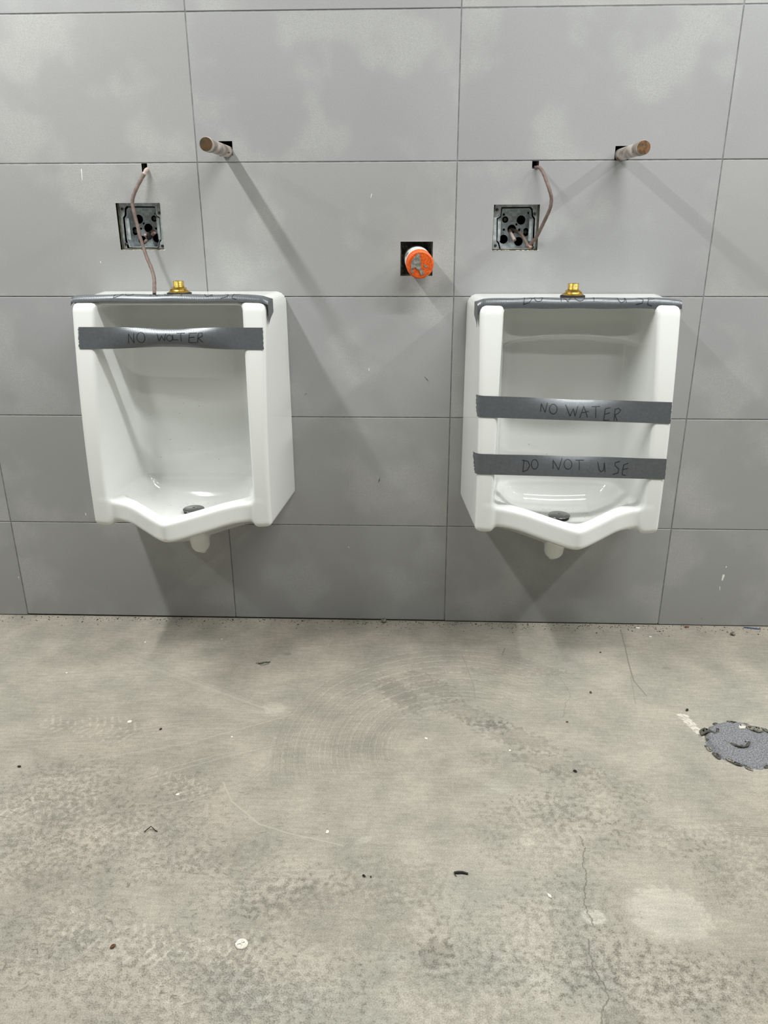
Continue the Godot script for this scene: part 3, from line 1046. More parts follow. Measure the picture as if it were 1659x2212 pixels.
	# rough scaled areas with broken skin
	for b in [[Vector2(-0.7845, 0.7982), 0.17, 0.10, 0.0], [Vector2(-0.6057, 0.8405), 0.15, 0.08, -0.2], [Vector2(-0.7892, 0.9036), 0.13, 0.06, 0.0], [Vector2(-0.5213, 0.9157), 0.10, 0.035, -0.3], [Vector2(-0.6549, 1.0377), 0.11, 0.05, 0.0], [Vector2(-0.6410, 1.1216), 0.12, 0.06, 0.1], [Vector2(-0.4322, 1.0899), 0.14, 0.05, 0.0], [Vector2(-0.4252, 1.1670), 0.18, 0.06, 0.0], [Vector2(-0.2763, 1.1469), 0.12, 0.06, 0.0], [Vector2(-0.3538, 0.9611), 0.10, 0.05, -0.3], [Vector2(-0.8022, 0.6921), 0.12, 0.06, -0.2], [Vector2(-0.5537, 0.7115), 0.06, 0.04, 0.1]]:
		blot(b[0], b[1], b[2], b[3], 0.022, 0.8, 1.0, 0.20)
	for b in [[Vector2(0.1628, 0.8138), 0.12, 0.10, 0.0], [Vector2(0.1769, 0.9714), 0.10, 0.05, 0.0], [Vector2(0.1029, 1.0543), 0.16, 0.08, 0.0], [Vector2(0.2220, 1.1065), 0.14, 0.07, 0.1], [Vector2(0.3138, 1.1032), 0.13, 0.05, 0.0], [Vector2(0.4936, 0.8908), 0.08, 0.08, 0.0], [Vector2(0.3684, 0.8183), 0.08, 0.04, 0.2], [Vector2(-0.0059, 1.1447), 0.14, 0.08, 0.0], [Vector2(0.2384, 0.7375), 0.12, 0.06, 0.0], [Vector2(0.3732, 1.1311), 0.10, 0.06, 0.0]]:
		blot(b[0], b[1], b[2], b[3], -0.01, 0.8, 0.35, 0.17)
	for b in [[Vector2(-0.1969, 1.0124), 0.16, 0.08, 0.0], [Vector2(-0.1220, 0.9329), 0.10, 0.05, 0.1], [Vector2(-0.2868, 0.9782), 0.08, 0.04, -0.3], [Vector2(-0.4181, 0.8906), 0.10, 0.03, -0.2], [Vector2(-0.7399, 0.9546), 0.10, 0.03, 0.0]]:
		blot(b[0], b[1], b[2], b[3], -0.04, 0.8, 0.1, 0.04)
	# star-shaped breaks and chips
	for q in [Vector2(-0.7215, 1.1244), Vector2(-0.6928, 1.1352), Vector2(-0.6847, 1.0906), Vector2(-0.6590, 1.1062), Vector2(-0.4665, 1.1574), Vector2(-0.4480, 1.1605), Vector2(-0.3780, 1.1616), Vector2(-0.6709, 0.9210), Vector2(-0.5840, 0.9642), Vector2(-0.5860, 1.0352), Vector2(-0.7495, 0.8572), Vector2(-0.5402, 0.8671), Vector2(-0.8599, 0.7558), Vector2(-0.6442, 0.7679)]:
		for k in 3:
			var an := rng.randf() * TAU
			scratch([q, q + Vector2(cos(an), sin(an) * 0.8) * rng.randf_range(0.005, 0.013)], 0.0010, -0.30, -0.35)
	for k in 300:
		var p := Vector2(rng.randf_range(-0.95, -0.25), rng.randf_range(0.66, 1.30))
		var an := rng.randf_range(-0.5, 0.5) + (PI if k % 2 else 0.0)
		scratch([p, p + Vector2(cos(an), sin(an)) * rng.randf_range(0.004, 0.014)], rng.randf_range(0.0006, 0.0013), rng.randf_range(-0.24, -0.10), -0.3, 0.001)
	# prints of work boots
	boot_print(Vector2(-0.8321, 0.5209), 0.12, 0.24, 0.085)
	boot_print(Vector2(-0.8231, 0.7741), -0.15, 0.22, 0.085)
	boot_print(Vector2(-0.5766, 0.6985), 0.5, 0.16, 0.085)
	boot_print(Vector2(-0.5656, 1.0696), 0.1, 0.2, 0.075)
	boot_print(Vector2(-0.4123, 1.0810), 0.0, 0.2, 0.075)
	boot_print(Vector2(0.4936, 0.8023), 0.0, 0.16, 0.06)
	# cracks and scored lines
	scratch([Vector2(0.2244, 0.8175), Vector2(0.2272, 0.8460), Vector2(0.2155, 0.8879), Vector2(0.2181, 0.9108), Vector2(0.2083, 0.9393), Vector2(0.2010, 0.9753), Vector2(0.2061, 1.0028), Vector2(0.2087, 1.0187)], 0.0009, -0.36, -0.4, 0.0012)
	scratch([Vector2(0.1958, 1.0409), Vector2(0.1906, 1.0554), Vector2(0.1906, 1.0760), Vector2(0.1908, 1.0951), Vector2(0.1991, 1.1149), Vector2(0.2034, 1.1387), Vector2(0.1906, 1.1593), Vector2(0.1818, 1.1805)], 0.0009, -0.34, -0.4, 0.0012)
	scratch([Vector2(0.2000, 0.7019), Vector2(0.1884, 0.7327)], 0.0007, -0.25, -0.3, 0.001)
	scratch([Vector2(0.4924, 0.0354), Vector2(0.4812, 0.1311), Vector2(0.4708, 0.2058), Vector2(0.4624, 0.2883), Vector2(0.4763, 0.3542)], 0.0016, -0.17, -0.3)
	scratch([Vector2(0.2778, 0.2627), Vector2(0.2887, 0.3187), Vector2(0.2927, 0.3584), Vector2(0.2741, 0.3935), Vector2(0.2587, 0.4490)], 0.0007, -0.2, -0.3, 0.001)
	scratch([Vector2(0.0373, 0.1648), Vector2(0.0489, 0.2376), Vector2(0.0606, 0.3263), Vector2(0.0600, 0.3817)], 0.0009, -0.16, -0.25)
	scratch([Vector2(0.1570, 0.1417), Vector2(0.1456, 0.1800)], 0.0014, -0.2, -0.2)
	scratch([Vector2(0.4609, 0.2673), Vector2(0.4407, 0.3879)], 0.0010, -0.10, -0.2)
	scratch([Vector2(-0.4793, 0.6951), Vector2(-0.4501, 0.7482), Vector2(-0.3828, 0.8089), Vector2(-0.3214, 0.8306), Vector2(-0.2183, 0.8570)], 0.0020, 0.085, 0.2)
	scratch([Vector2(-0.3828, 0.8089), Vector2(-0.4243, 0.7820)], 0.0016, 0.08, 0.2)
	scratch([Vector2(-0.4201, 0.9185), Vector2(-0.3722, 0.9294)], 0.0008, -0.18, -0.2)
	scratch([Vector2(-0.0924, 0.2423), Vector2(-0.0741, 0.1613)], 0.0008, -0.08, -0.1)
	for k in 5:
		scratch([Vector2(0.5011, 0.7819) + Vector2(0, k * 0.005), Vector2(0.5847, 0.7873) + Vector2(0.02, k * 0.0055)], 0.0010, -0.16, -0.2)
	# chalk stripe beside the floor patch
	for k in 130:
		var t := rng.randf()
		var p := (Vector2(0.5342, 0.4236)).lerp(Vector2(0.5577, 0.5076), t) + Vector2(rng.randf_range(-0.011, 0.011), rng.randf_range(-0.004, 0.004)) * (1.1 - 0.4 * t)
		scratch([p, p + Vector2(rng.randf_range(0.002, 0.007), rng.randf_range(0.001, 0.006))], 0.0015, 0.36, 0.1)
	# specks
	for k in 900:
		var p := Vector2(rng.randf_range(-1.3, 0.98), rng.randf_range(0.02, 1.38))
		scratch([p, p + Vector2(rng.randf_range(-0.0015, 0.0015), 0.0004)], rng.randf_range(0.0004, 0.0010), rng.randf_range(-0.45, -0.2), -0.1)
	for k in 120:
		var p := Vector2(rng.randf_range(-1.3, 0.98), rng.randf_range(0.02, 1.38))
		scratch([p, p + Vector2(0.0008, 0.0003)], 0.0007, 0.35, 0.1)

func make_floor() -> void:
	var f := base("floor")
	f.set_meta("kind", "structure")
	var fine := floor_material(true)
	var coarse := floor_material(false)
	var x1 := FX0 + FS * FW
	var z1 := FZ0 + FS * FH
	var slab := func(lo: Vector2, hi: Vector2, m: Material, o: Vector2, size: Vector2) -> void:
		var st := begin()
		var a := Vector3(lo.x, 0, lo.y)
		var b := Vector3(hi.x, 0, lo.y)
		var c := Vector3(hi.x, 0, hi.y)
		var d := Vector3(lo.x, 0, hi.y)
		var uv := func(p: Vector3) -> Vector2: return Vector2((p.x - o.x) / size.x, (p.z - o.y) / size.y)
		tri(st, a, b, c, Vector3.UP, uv.call(a), uv.call(b), uv.call(c))
		tri(st, a, c, d, Vector3.UP, uv.call(a), uv.call(c), uv.call(d))
		var t := Vector3(0, -0.12, 0)
		quad(st, a + t, b + t, c + t, d + t, Vector3.DOWN)
		quad(st, a, b, b + t, a + t, Vector3.FORWARD)
		quad(st, d, c, c + t, d + t, Vector3.BACK)
		quad(st, a, d, d + t, a + t, Vector3.LEFT)
		quad(st, b, c, c + t, b + t, Vector3.RIGHT)
		st.generate_tangents()
		put(st.commit(), "concrete_slab", m, f)
	slab.call(Vector2(FX0, FZ0), Vector2(x1, z1), fine, Vector2(FX0, FZ0), Vector2(FS * FW, FS * FH))
	var o := Vector2(-3.7, -0.2)
	var s := Vector2(7.0, 4.7)
	slab.call(Vector2(-3.7, -0.2), Vector2(3.3, FZ0), coarse, o, s)
	slab.call(Vector2(-3.7, FZ0), Vector2(FX0, z1), coarse, o, s)
	slab.call(Vector2(x1, FZ0), Vector2(3.3, z1), coarse, o, s)
	slab.call(Vector2(-3.7, z1), Vector2(3.3, 4.5), coarse, o, s)

# ---------------------------------------------------------------- wall
const HOLES := [
	[-0.8165, 1.0155, -0.7085, 1.1220],   # electrical box on the left
	[0.0895, 1.0125, 0.1975, 1.1150],     # electrical box on the right
	[-0.7437, 1.1905, -0.7300, 1.2090],   # slot for a wire
	[0.1733, 1.1925, 0.1888, 1.2090],
	[-0.5560, 1.2245, -0.5240, 1.2550],   # pipe
	[0.3610, 1.2094, 0.3930, 1.2390],
	[-0.1313, 0.9540, -0.0530, 1.0330],   # drain pipe
]

func make_wall() -> void:
	var w := base("wall_back")
	w.set_meta("kind", "structure")
	var tex := tile_texture()
	var mats := []
	for k in 3:
		var m := mat([Color(1, 1, 1), Color(0.985, 0.985, 0.985), Color(1.0, 0.998, 0.99)][k], 0.52)
		m.albedo_texture = tex
		mats.append(m)
	var cols := [-3.66, -3.05, -2.44, -1.83, -1.22, -0.61, 0.0, 0.61, 1.22, 1.83, 2.44, 3.05, 3.30]
	var rows := [0.0045, 0.2950, 0.5998, 0.9046, 1.2094, 1.5142, 1.8190, 2.1238, 2.4286, 2.72]
	var j := 0.0014
	for r in rows.size() - 1:
		for c in cols.size() - 1:
			var xa: float = cols[c]
			var xb: float = cols[c + 1]
			if r < 2:
				if c == 4: xb += 0.005
				if c == 5: xa += 0.005
			if c == 6: xb -= 0.003
			if c == 7: xa -= 0.003
			var ya: float = rows[r]
			if r == 0: ya = [0.0045, 0.0025, 0.0035, 0.005][(c * 7) % 4] if c != 4 else 0.005
			var z := rng.randf_range(-0.0004, 0.0004)
			var o := Vector2(rng.randf(), rng.randf())
			put(plate(xa + j, ya + (j if r > 0 else 0.0), xb - j, rows[r + 1] - j, -0.010, z, HOLES.filter(func(h): return h[2] > xa and h[0] < xb and h[3] > rows[r] and h[1] < rows[r + 1]), o, 0.8, 0.0007), "tile", mats[rng.randi() % 3], w)
	put(plate(-3.66, 0.006, 3.30, 2.72, -0.0098, -0.0012, HOLES), "grout_joints", M.grout, w)
	var wide := HOLES.map(func(h): return [h[0] + 0.002, h[1] + 0.003, h[2] - 0.003, h[3] + 0.001])
	put(plate(-3.66, 0.012, 3.30, 2.72, -0.026, -0.0100, wide), "backer_board", M.board, w)
	put(box_mesh(Vector3(-3.66, 0.0, -0.2), Vector3(3.30, 2.72, -0.15)), "cavity_back", M.cavity, w)
	# cut edges chipped pale along the sills of the openings
	for h in [HOLES[0], HOLES[1]]:
		var st := begin()
		for k in 34:
			var x: float = lerpf(h[0] - 0.003, h[2] + 0.002, rng.randf())
			var s := rng.randf_range(0.001, 0.0050)
			box(st, Vector3(x, h[1] - rng.randf_range(0.0002, 0.0011), -0.007), Vector3(x + s, h[1] + rng.randf_range(0.0, 0.0006), 0.0006))
		put(st.commit(), "chipped_edge", M.white_bit, w)
	# marks of white paint and dark scuffs on the tiles
	for s in [[Vector3(-0.8885, 1.1964, 0.0000), Vector3(-0.8896, 1.1732, 0.0000), 0.0011], [Vector3(0.7676, 0.1583, -0.0000), Vector3(0.7659, 0.1441, 0.0000), 0.0030], [Vector3(0.7711, 0.1851, 0.0000), Vector3(0.7702, 0.1823, 0.0000), 0.0012], [Vector3(0.7626, 0.1241, 0.0000), Vector3(0.7643, 0.1126, 0.0000), 0.0008], [Vector3(-0.1997, 1.1397, 0.0000), Vector3(-0.2019, 1.1316, 0.0000), 0.0008], [Vector3(-0.2104, 0.7273, 0.0000), Vector3(-0.2105, 0.7214, 0.0000), 0.0010], [Vector3(-0.2736, 0.2310, 0.0000), Vector3(-0.2697, 0.2283, 0.0000), 0.0009], [Vector3(-1.0031, 0.3221, 0.0000), Vector3(-1.0025, 0.3166, 0.0000), 0.0013], [Vector3(-1.2276, 0.1241, 0.0000), Vector3(-1.2270, 0.1196, -0.0000), 0.0011], [Vector3(-0.8710, 0.9884, 0.0000), Vector3(-0.8703, 0.9851, 0.0000), 0.0009]]:
		var st := begin()
		var a: Vector3 = s[0] + Vector3(0, 0, 0.0006)
		var b: Vector3 = s[1] + Vector3(0, 0, 0.0006)
		var r: float = s[2]
		var ring := []
		var t := (b - a).normalized()
		var n := Vector3(-t.y, t.x, 0)
		for k in 8: ring.append(a + (n * cos(PI * k / 7.0) - t * sin(PI * k / 7.0)) * r)
		for k in 8: ring.append(b + (-n * cos(PI * k / 7.0) + t * sin(PI * k / 7.0)) * r * 0.6)
		for k in ring.size():
			tri(st, (a + b) / 2 + Vector3(0, 0, 0.0004), ring[k], ring[(k + 1) % ring.size()], Vector3.BACK)
			quad(st, ring[k], ring[(k + 1) % ring.size()], ring[(k + 1) % ring.size()] - Vector3(0, 0, 0.0008), ring[k] - Vector3(0, 0, 0.0008), (ring[k] - (a + b) / 2).normalized())
		put(st.commit(), "paint_mark", M.paint, w)
	for s in [[Vector3(-0.1835, 0.4366, 0.0000), Vector3(-0.1885, 0.4182, -0.0000), 0.0013], [Vector3(-0.0707, 0.7089, 0.0000), Vector3(-0.0563, 0.6935, 0.0000), 0.0010], [Vector3(0.7268, 0.0260, 0.0000), Vector3(0.7263, 0.0200, 0.0000), 0.0009], [Vector3(-0.3796, 0.6559, 0.0000), Vector3(-0.3709, 0.6644, 0.0000), 0.0006], [Vector3(-0.0630, 0.1097, 0.0000), Vector3(-0.0617, 0.1083, 0.0000), 0.0009]]:
		var st := begin()
		var a: Vector3 = s[0] + Vector3(0, 0, 0.0007)
		var b: Vector3 = s[1] + Vector3(0, 0, 0.0007)
		var n: Vector3 = Vector3(-(b - a).y, (b - a).x, 0).normalized() * float(s[2])
		var m: Vector3 = a.lerp(b, 0.6) + n * 0.6
		quad(st, a, m + n * 0.6, b, m - n, Vector3.BACK)
		quad(st, a - Vector3(0, 0, 0.0005), m + n * 0.6 - Vector3(0, 0, 0.0005), b - Vector3(0, 0, 0.0005), m - n - Vector3(0, 0, 0.0005), Vector3.FORWARD)
		put(st.commit(), "scuff_mark", M.mortar_dark, w)

func make_room() -> void:
	for s in [["wall_left", Vector3(-3.80, 0, -0.2), Vector3(-3.66, 2.86, 4.6)], ["wall_right", Vector3(3.30, 0, -0.2), Vector3(3.44, 2.86, 4.6)], ["wall_front", Vector3(-3.66, 0, 4.46), Vector3(3.30, 2.86, 4.6)]]:
		put(box_mesh(s[1], s[2]), s[0], M.room).set_meta("kind", "structure")
	put(box_mesh(Vector3(-3.66, 2.72, -0.2), Vector3(3.30, 2.86, 4.46)), "ceiling", M.ceiling).set_meta("kind", "structure")

const LAMP_Y := 2.50
func make_lamps() -> void:
	# where each stands, how it is turned, its share of the light: read from the shadows of the pipe stubs
	var spots := [[Vector3(-2.85, LAMP_Y, 0.78), 0.0, 0.8, "ceiling batten lamp nearest the left wall"], [Vector3(-1.30, LAMP_Y, 0.78), 0.0, 1.2, "ceiling batten lamp left of the taped urinals"], [Vector3(0.75, LAMP_Y, 0.88), 90.0, 0.9, "ceiling batten lamp running along the tiled wall"], [Vector3(2.10, LAMP_Y, 0.74), 0.0, 1.2, "ceiling batten lamp nearest the right wall"], [Vector3(0.80, LAMP_Y, 1.95), 90.0, 0.35, "dimmer ceiling batten lamp farther from the tiled wall"]]
	var glow := mat(Color(1, 1, 1), 0.5)
	glow.emission_enabled = true
	glow.emission = LAMP_COLOUR
	glow.emission_energy_multiplier = 3.0
	for s in spots:
		var l := base("batten_lamp", s[0])
		l.rotation_degrees.y = s[1]
		tag(l, s[3], "lamp", "ceiling batten lamps")
		var st := begin()
		box(st, Vector3(-0.05, 0.0, -0.62), Vector3(0.05, 0.06, 0.62))
		for k in [-0.45, 0.45]:
			box(st, Vector3(-0.006, 0.06, k - 0.006), Vector3(0.006, 2.72 - LAMP_Y, k + 0.006))
		put(st.commit(), "housing", M.housing, l)
		put(box_mesh(Vector3(-0.040, -0.012, -0.60), Vector3(0.040, 0.0, 0.60)), "diffuser", glow, l)
		var a := AreaLight3D.new()
		a.name = "light"
		a.area_size = Vector2(0.075, 1.18)
		a.light_color = LAMP_COLOUR
		a.light_energy = LAMP_ENERGY * float(s[2])
		a.shadow_enabled = true
		a.rotation_degrees.x = -90
		a.position.y = -0.016
		a.set("area_range", 12.0)
		l.add_child(a)

# ---------------------------------------------------------------- what sticks out of the wall
func polygon_plate(st: SurfaceTool, inner: Array, grow: float, z0: float, z1: float) -> void:
	# ring between an outline and the same outline grown outwards
	for i in inner.size():
		var a: Vector2 = inner[i]
		var b: Vector2 = inner[(i + 1) % inner.size()]
		var A := a * grow
		var B := b * grow
		var n := Vector3(-(a + b).x, -(a + b).y, 0).normalized()
		quad(st, Vector3(a.x, a.y, z1), Vector3(b.x, b.y, z1), Vector3(B.x, B.y, z1), Vector3(A.x, A.y, z1), Vector3.BACK)
		quad(st, Vector3(a.x, a.y, z0), Vector3(b.x, b.y, z0), Vector3(B.x, B.y, z0), Vector3(A.x, A.y, z0), Vector3.FORWARD)
		quad(st, Vector3(a.x, a.y, z0), Vector3(b.x, b.y, z0), Vector3(b.x, b.y, z1), Vector3(a.x, a.y, z1), n)
		quad(st, Vector3(A.x, A.y, z0), Vector3(B.x, B.y, z0), Vector3(B.x, B.y, z1), Vector3(A.x, A.y, z1), -n)

func hoop(st: SurfaceTool, c: Vector3, r: float, thick: float, dir := Vector3.BACK) -> void:
	lathe(st, [Vector2(r - thick, 0), Vector2(r - thick * 0.5, thick), Vector2(r + thick * 0.5, thick), Vector2(r + thick, 0)], c, dir, 20)

func electrical_box(c: Vector3, label: String, shift: Vector2, turn: float) -> Node3D:
	var o := base("electrical_box", c)
	tag(o, label, "electrical box", "open electrical boxes in the tiled wall")
	var outline := poly([-0.0342, -0.052, -0.0392, -0.036, -0.0432, -0.0319, -0.0452, 0.0215, -0.0369, 0.0255, -0.0353, 0.0463, 0.0349, 0.0471, 0.0394, 0.0421, 0.0414, 0.0272, 0.0466, 0.0212, 0.0475, -0.0321, 0.0438, -0.052])
	if turn > 0.0:
		outline = outline.map(func(p): return Vector2(-p.x, p.y))
		outline.reverse()
	var st := begin()
	polygon_plate(st, outline, 1.38, -0.0195, -0.0180)
	put(st.commit(), "mud_ring", M.zinc, o)
	# box shell: walls set in from the ring, so that a dark gap shows round them
	st = begin()
	var inner := outline.map(func(p): return p * 0.90)
	polygon_plate(st, inner, 1.03, -0.056, -0.0225)
	put(st.commit(), "box_side", M.zinc, o)
	for s in [-1, 1]:
		put(box_mesh(Vector3(minf(s * 0.041, s * 0.034), -0.030, -0.0250), Vector3(maxf(s * 0.041, s * 0.034), 0.020, -0.0236)), "inner_flange", M.zinc, o)
	# back plate with knocked-out holes
	var comb := CSGCombiner3D.new()
	comb.name = "back_plate"
	o.add_child(comb, true)
	comb.material_override = M.zinc
	var pl := CSGBox3D.new()
	pl.name = "plate"
	pl.size = Vector3(0.088, 0.100, 0.0016)
	pl.position = Vector3(0, 0, -0.0565)
	pl.material = M.zinc
	comb.add_child(pl)
	var big := [Vector2(0.0181, 0.0173), Vector2(-0.0035, -0.0036), Vector2(-0.0225, -0.0268), Vector2(0.0145, -0.0320)]
	var cuts := []
	for b in big: cuts.append([b, 0.0106])
	for b in [Vector2(-0.0225, -0.0046), Vector2(0.0151, -0.0047), Vector2(0.035, 0.0335), Vector2(0.0075, 0.0075)]: cuts.append([b, 0.0027 if b.x != 0.0075 else 0.0012])
	cuts.append([Vector2(-0.0205, 0.0185), 0.0075])
	cuts.append([Vector2(-0.0245, 0.0300), 0.0028])
	cuts.append([Vector2(0.0312, -0.0070), 0.0062])
	cuts.append([Vector2(0.0312, -0.0140), 0.0062])
	for q in cuts:
		var cy := CSGCylinder3D.new()
		cy.name = "knockout"
		cy.operation = CSGShape3D.OPERATION_SUBTRACTION
		cy.radius = q[1]
		cy.height = 0.01
		cy.sides = 28
		cy.rotation_degrees.x = 90
		cy.position = Vector3((q[0].x * (-1 if turn > 0.0 else 1)) + shift.x, q[0].y + shift.y, -0.0565)
		comb.add_child(cy, true)
	var flip := -1.0 if turn > 0.0 else 1.0
	st = begin()
	for b in big: hoop(st, Vector3(b.x * flip + shift.x, b.y + shift.y, -0.0557), 0.0124, 0.0004)
	for b in [Vector2(-0.003, 0.0159), Vector2(-0.0039, -0.0258)]: hoop(st, Vector3(b.x * flip + shift.x, b.y + shift.y, -0.0557), 0.0024, 0.0006)
	for k in [-0.020, 0.016]:
		hoop(st, Vector3(-0.0385 * flip, k, -0.042) if flip < 0 else Vector3(0.0385, k, -0.042), 0.011, 0.0006, Vector3.RIGHT * -flip)
		hoop(st, Vector3(-0.0385, k, -0.042), 0.011, 0.0006, Vector3.RIGHT)
	put(st.commit(), "stamped_ring", M.zinc, o)
	for p in [Vector2(0.044, 0.031), Vector2(-0.045, -0.040), Vector2(0.044, -0.044), Vector2(-0.045, 0.040)]:
		st = begin()
		lathe(st, [Vector2(0.0034, 0), Vector2(0.0034, 0.001), Vector2(0.0022, 0.0022), Vector2(0, 0.0024)], Vector3(p.x, p.y, -0.0180), Vector3.BACK, 14)
		box(st, Vector3(p.x - 0.0022, p.y - 0.0004, -0.0162), Vector3(p.x + 0.0022, p.y + 0.0004, -0.0154))
		put(st.commit(), "screw", M.screw, o)
	# screws that hold the box, seen through its slots
	for p in [Vector2(-0.0205, 0.0185), Vector2(0.0312, -0.010)]:
		st = begin()
		lathe(st, [Vector2(0.0052, -0.002), Vector2(0.0052, 0.0), Vector2(0.003, 0.0016), Vector2(0.0015, 0.0017), Vector2(0.0015, 0.0002), Vector2(0, 0.0002)], Vector3(p.x * flip + shift.x, p.y + shift.y, -0.0600), Vector3.BACK, 16)
		put(st.commit(), "screw", M.screw, o)
	return o

func cut_end(st: SurfaceTool, a: Vector3, b: Vector3, r: float) -> void:
	tube(st, [a, b], r * 0.55, 10)

func make_wires() -> void:
	# long wire hanging from its slot down to the taped urinal
	var o := base("hanging_wire")
	tag(o, "brown wire hanging past the open box down to urinal tape", "wire")
	var path := smooth_path([Vector3(-0.7330, 1.1960, -0.050), Vector3(-0.7305, 1.1955, 0.0010), Vector3(-0.7359, 1.1840, 0.0120), Vector3(-0.7489, 1.1605, 0.0240), Vector3(-0.7601, 1.1361, 0.0320), Vector3(-0.7630, 1.1188, 0.0360), Vector3(-0.7583, 1.0943, 0.0420), Vector3(-0.7523, 1.0718, 0.0480), Vector3(-0.7468, 1.0482, 0.0560), Vector3(-0.7383, 1.0257, 0.0660), Vector3(-0.7261, 0.9994, 0.0820), Vector3(-0.7119, 0.9754, 0.1000), Vector3(-0.7021, 0.9559, 0.1200), Vector3(-0.6964, 0.9390, 0.1420), Vector3(-0.6896, 0.9247, 0.1680)], 6)
	var st := begin()
	tube(st, path.slice(8), 0.0042, 10, 0.12)
	put(st.commit(), "insulated_wire", M.wire, o)
	st = begin()
	tube(st, path.slice(0, 13), 0.0046, 10, 0.1)
	var sl := put(st.commit(), "pale_sleeve", M.sleeve, o)
	sl.set_meta("label", "pale plaster-smeared end of the wire at the slot")
	# wire that loops from its slot into the box
	o = base("looped_wire")
	tag(o, "brown wire looping from wall slot into the open box", "wire")
	path = smooth_path([Vector3(0.1800, 1.1975, -0.050), Vector3(0.1828, 1.1947, -0.0000), Vector3(0.1886, 1.1939, 0.0120), Vector3(0.1956, 1.1834, 0.0260), Vector3(0.2024, 1.1652, 0.0380), Vector3(0.2099, 1.1454, 0.0460), Vector3(0.2151, 1.1277, 0.0480), Vector3(0.2147, 1.1089, 0.0460), Vector3(0.2080, 1.0871, 0.0380), Vector3(0.1996, 1.0638, 0.0260), Vector3(0.1929, 1.0451, 0.0140), Vector3(0.1835, 1.0303, 0.0020), Vector3(0.1763, 1.0217, -0.0060), Vector3(0.1725, 1.0299, -0.0140), Vector3(0.1658, 1.0423, -0.0280), Vector3(0.1580, 1.0516, -0.0420), Vector3(0.1385, 1.0610, -0.075)], 6)
	st = begin()
	tube(st, path, 0.0040, 10, 0.1)
	put(st.commit(), "insulated_wire", M.wire, o)
	st = begin()
	tube(st, [Vector3(0.1781, 1.0249, -0.0040), Vector3(0.1822, 1.0187, 0.0010)], 0.0042, 10)
	put(st.commit(), "cut_end", M.copper_cut, o)
	# stub in the right-hand box
	o = base("wire_stub")
	tag(o, "short cut wire end poking from the box with the looped wire", "wire")
	var p0 := Vector3(0.1375, 1.0600, -0.085)
	var p1: Vector3 = Vector3(0.1382, 1.0476, -0.0340)
	var p2: Vector3 = Vector3(0.1446, 1.0352, -0.0160)
	st = begin()
	tube(st, smooth_path([p0, p1, p2], 6), 0.0040, 12)
	put(st.commit(), "insulated_wire", M.sleeve, o)
	st = begin()
	cut_end(st, p2, p2 + (p2 - p1).normalized() * 0.0012, 0.0040)
	put(st.commit(), "copper_core", M.copper_cut, o)
	# bundle in the left-hand box
	var hole := Vector3(-0.7530, 1.0640, -0.085)
	for k in 3:
		o = base("wire_bundle")
		tag(o, ["thick brown wire of bundle tied in the box behind hanging wire", "pale-ended wire of the bundle in box behind hanging wire", "copper-ended upper wire of bundle in box behind hanging wire"][k], "wire", "wires bundled in one box")
		var tip: Vector3 = [Vector3(-0.7616, 1.0329, -0.0200), Vector3(-0.7578, 1.0501, -0.0180), Vector3(-0.7337, 1.0543, -0.0160)][k]
		var mid: Vector3 = [Vector3(-0.7546, 1.0433, -0.0340), Vector3(-0.7547, 1.0487, -0.0360), Vector3(-0.7469, 1.0498, -0.0340)][k]
		st = begin()
		tube(st, smooth_path([hole + Vector3(0.004 * (k - 1), 0.002 * k, 0), mid, tip], 6), 0.0042, 10, 0.1)
		put(st.commit(), "insulated_wire", M.wire, o)
		st = begin()
		cut_end(st, tip, tip + (tip - mid).normalized() * 0.0015, 0.0050 if k else 0.0044)
		put(st.commit(), "cut_end", M.sleeve if k == 1 else M.copper_cut, o)
	o = base("wire_tie")
	tag(o, "black tape round the wire bundle in box behind hanging wire", "tape")
	st = begin()
	var ta: Vector3 = Vector3(-0.7546, 1.0435, -0.0270)
	var tb: Vector3 = Vector3(-0.7449, 1.0521, -0.0250)
	tube(st, [ta, tb], 0.0078, 12)
	put(st.commit(), "black_wrap", M.rubber, o)

func make_pipe(axis: Vector2, tip: float, end_mat: Material, label: String, seed_: int) -> void:
	var o := base("pipe_stub", Vector3(axis.x, axis.y, 0))
	tag(o, label, "pipe", "pipe stubs above the urinals")
	var st := begin()
	lathe(st, [Vector2(0.0132, -0.14), Vector2(0.0132, tip - 0.034), Vector2(0.0136, tip - 0.0335), Vector2(0.0146, tip - 0.032), Vector2(0.0146, tip - 0.003), Vector2(0.0136, tip)], Vector3.ZERO, Vector3.BACK, 36)
	put(st.commit(), "pipe_body", M.pipe, o)
	st = begin()
	lathe(st, [Vector2(0.0136, tip), Vector2(0.0132, tip + 0.0008), Vector2(0.007, tip + 0.0011), Vector2(0, tip + 0.0011)], Vector3.ZERO, Vector3.BACK, 36)
	var e := put(st.commit(), "end_cap", end_mat, o)
	e.set_meta("label", "rusty copper-coloured end face")
	# crusts of plaster
	var r := RandomNumberGenerator.new()
	r.seed = seed_
	for k in 7:
		var a := r.randf_range(PI * 1.1, PI * 1.95)
		var z := r.randf_range(0.002, 0.05) if k < 5 else tip - 0.03
		var s := r.randf_range(0.002, 0.0042)
		put(pebble(Vector3(s * 1.3, s * 0.5, s), seed_ + k, 0.6), "plaster_crust", M.brown_bit if k < 3 else M.grey_bit, o, Vector3(cos(a) * 0.0126, sin(a) * 0.0126 - s * 0.4, z))

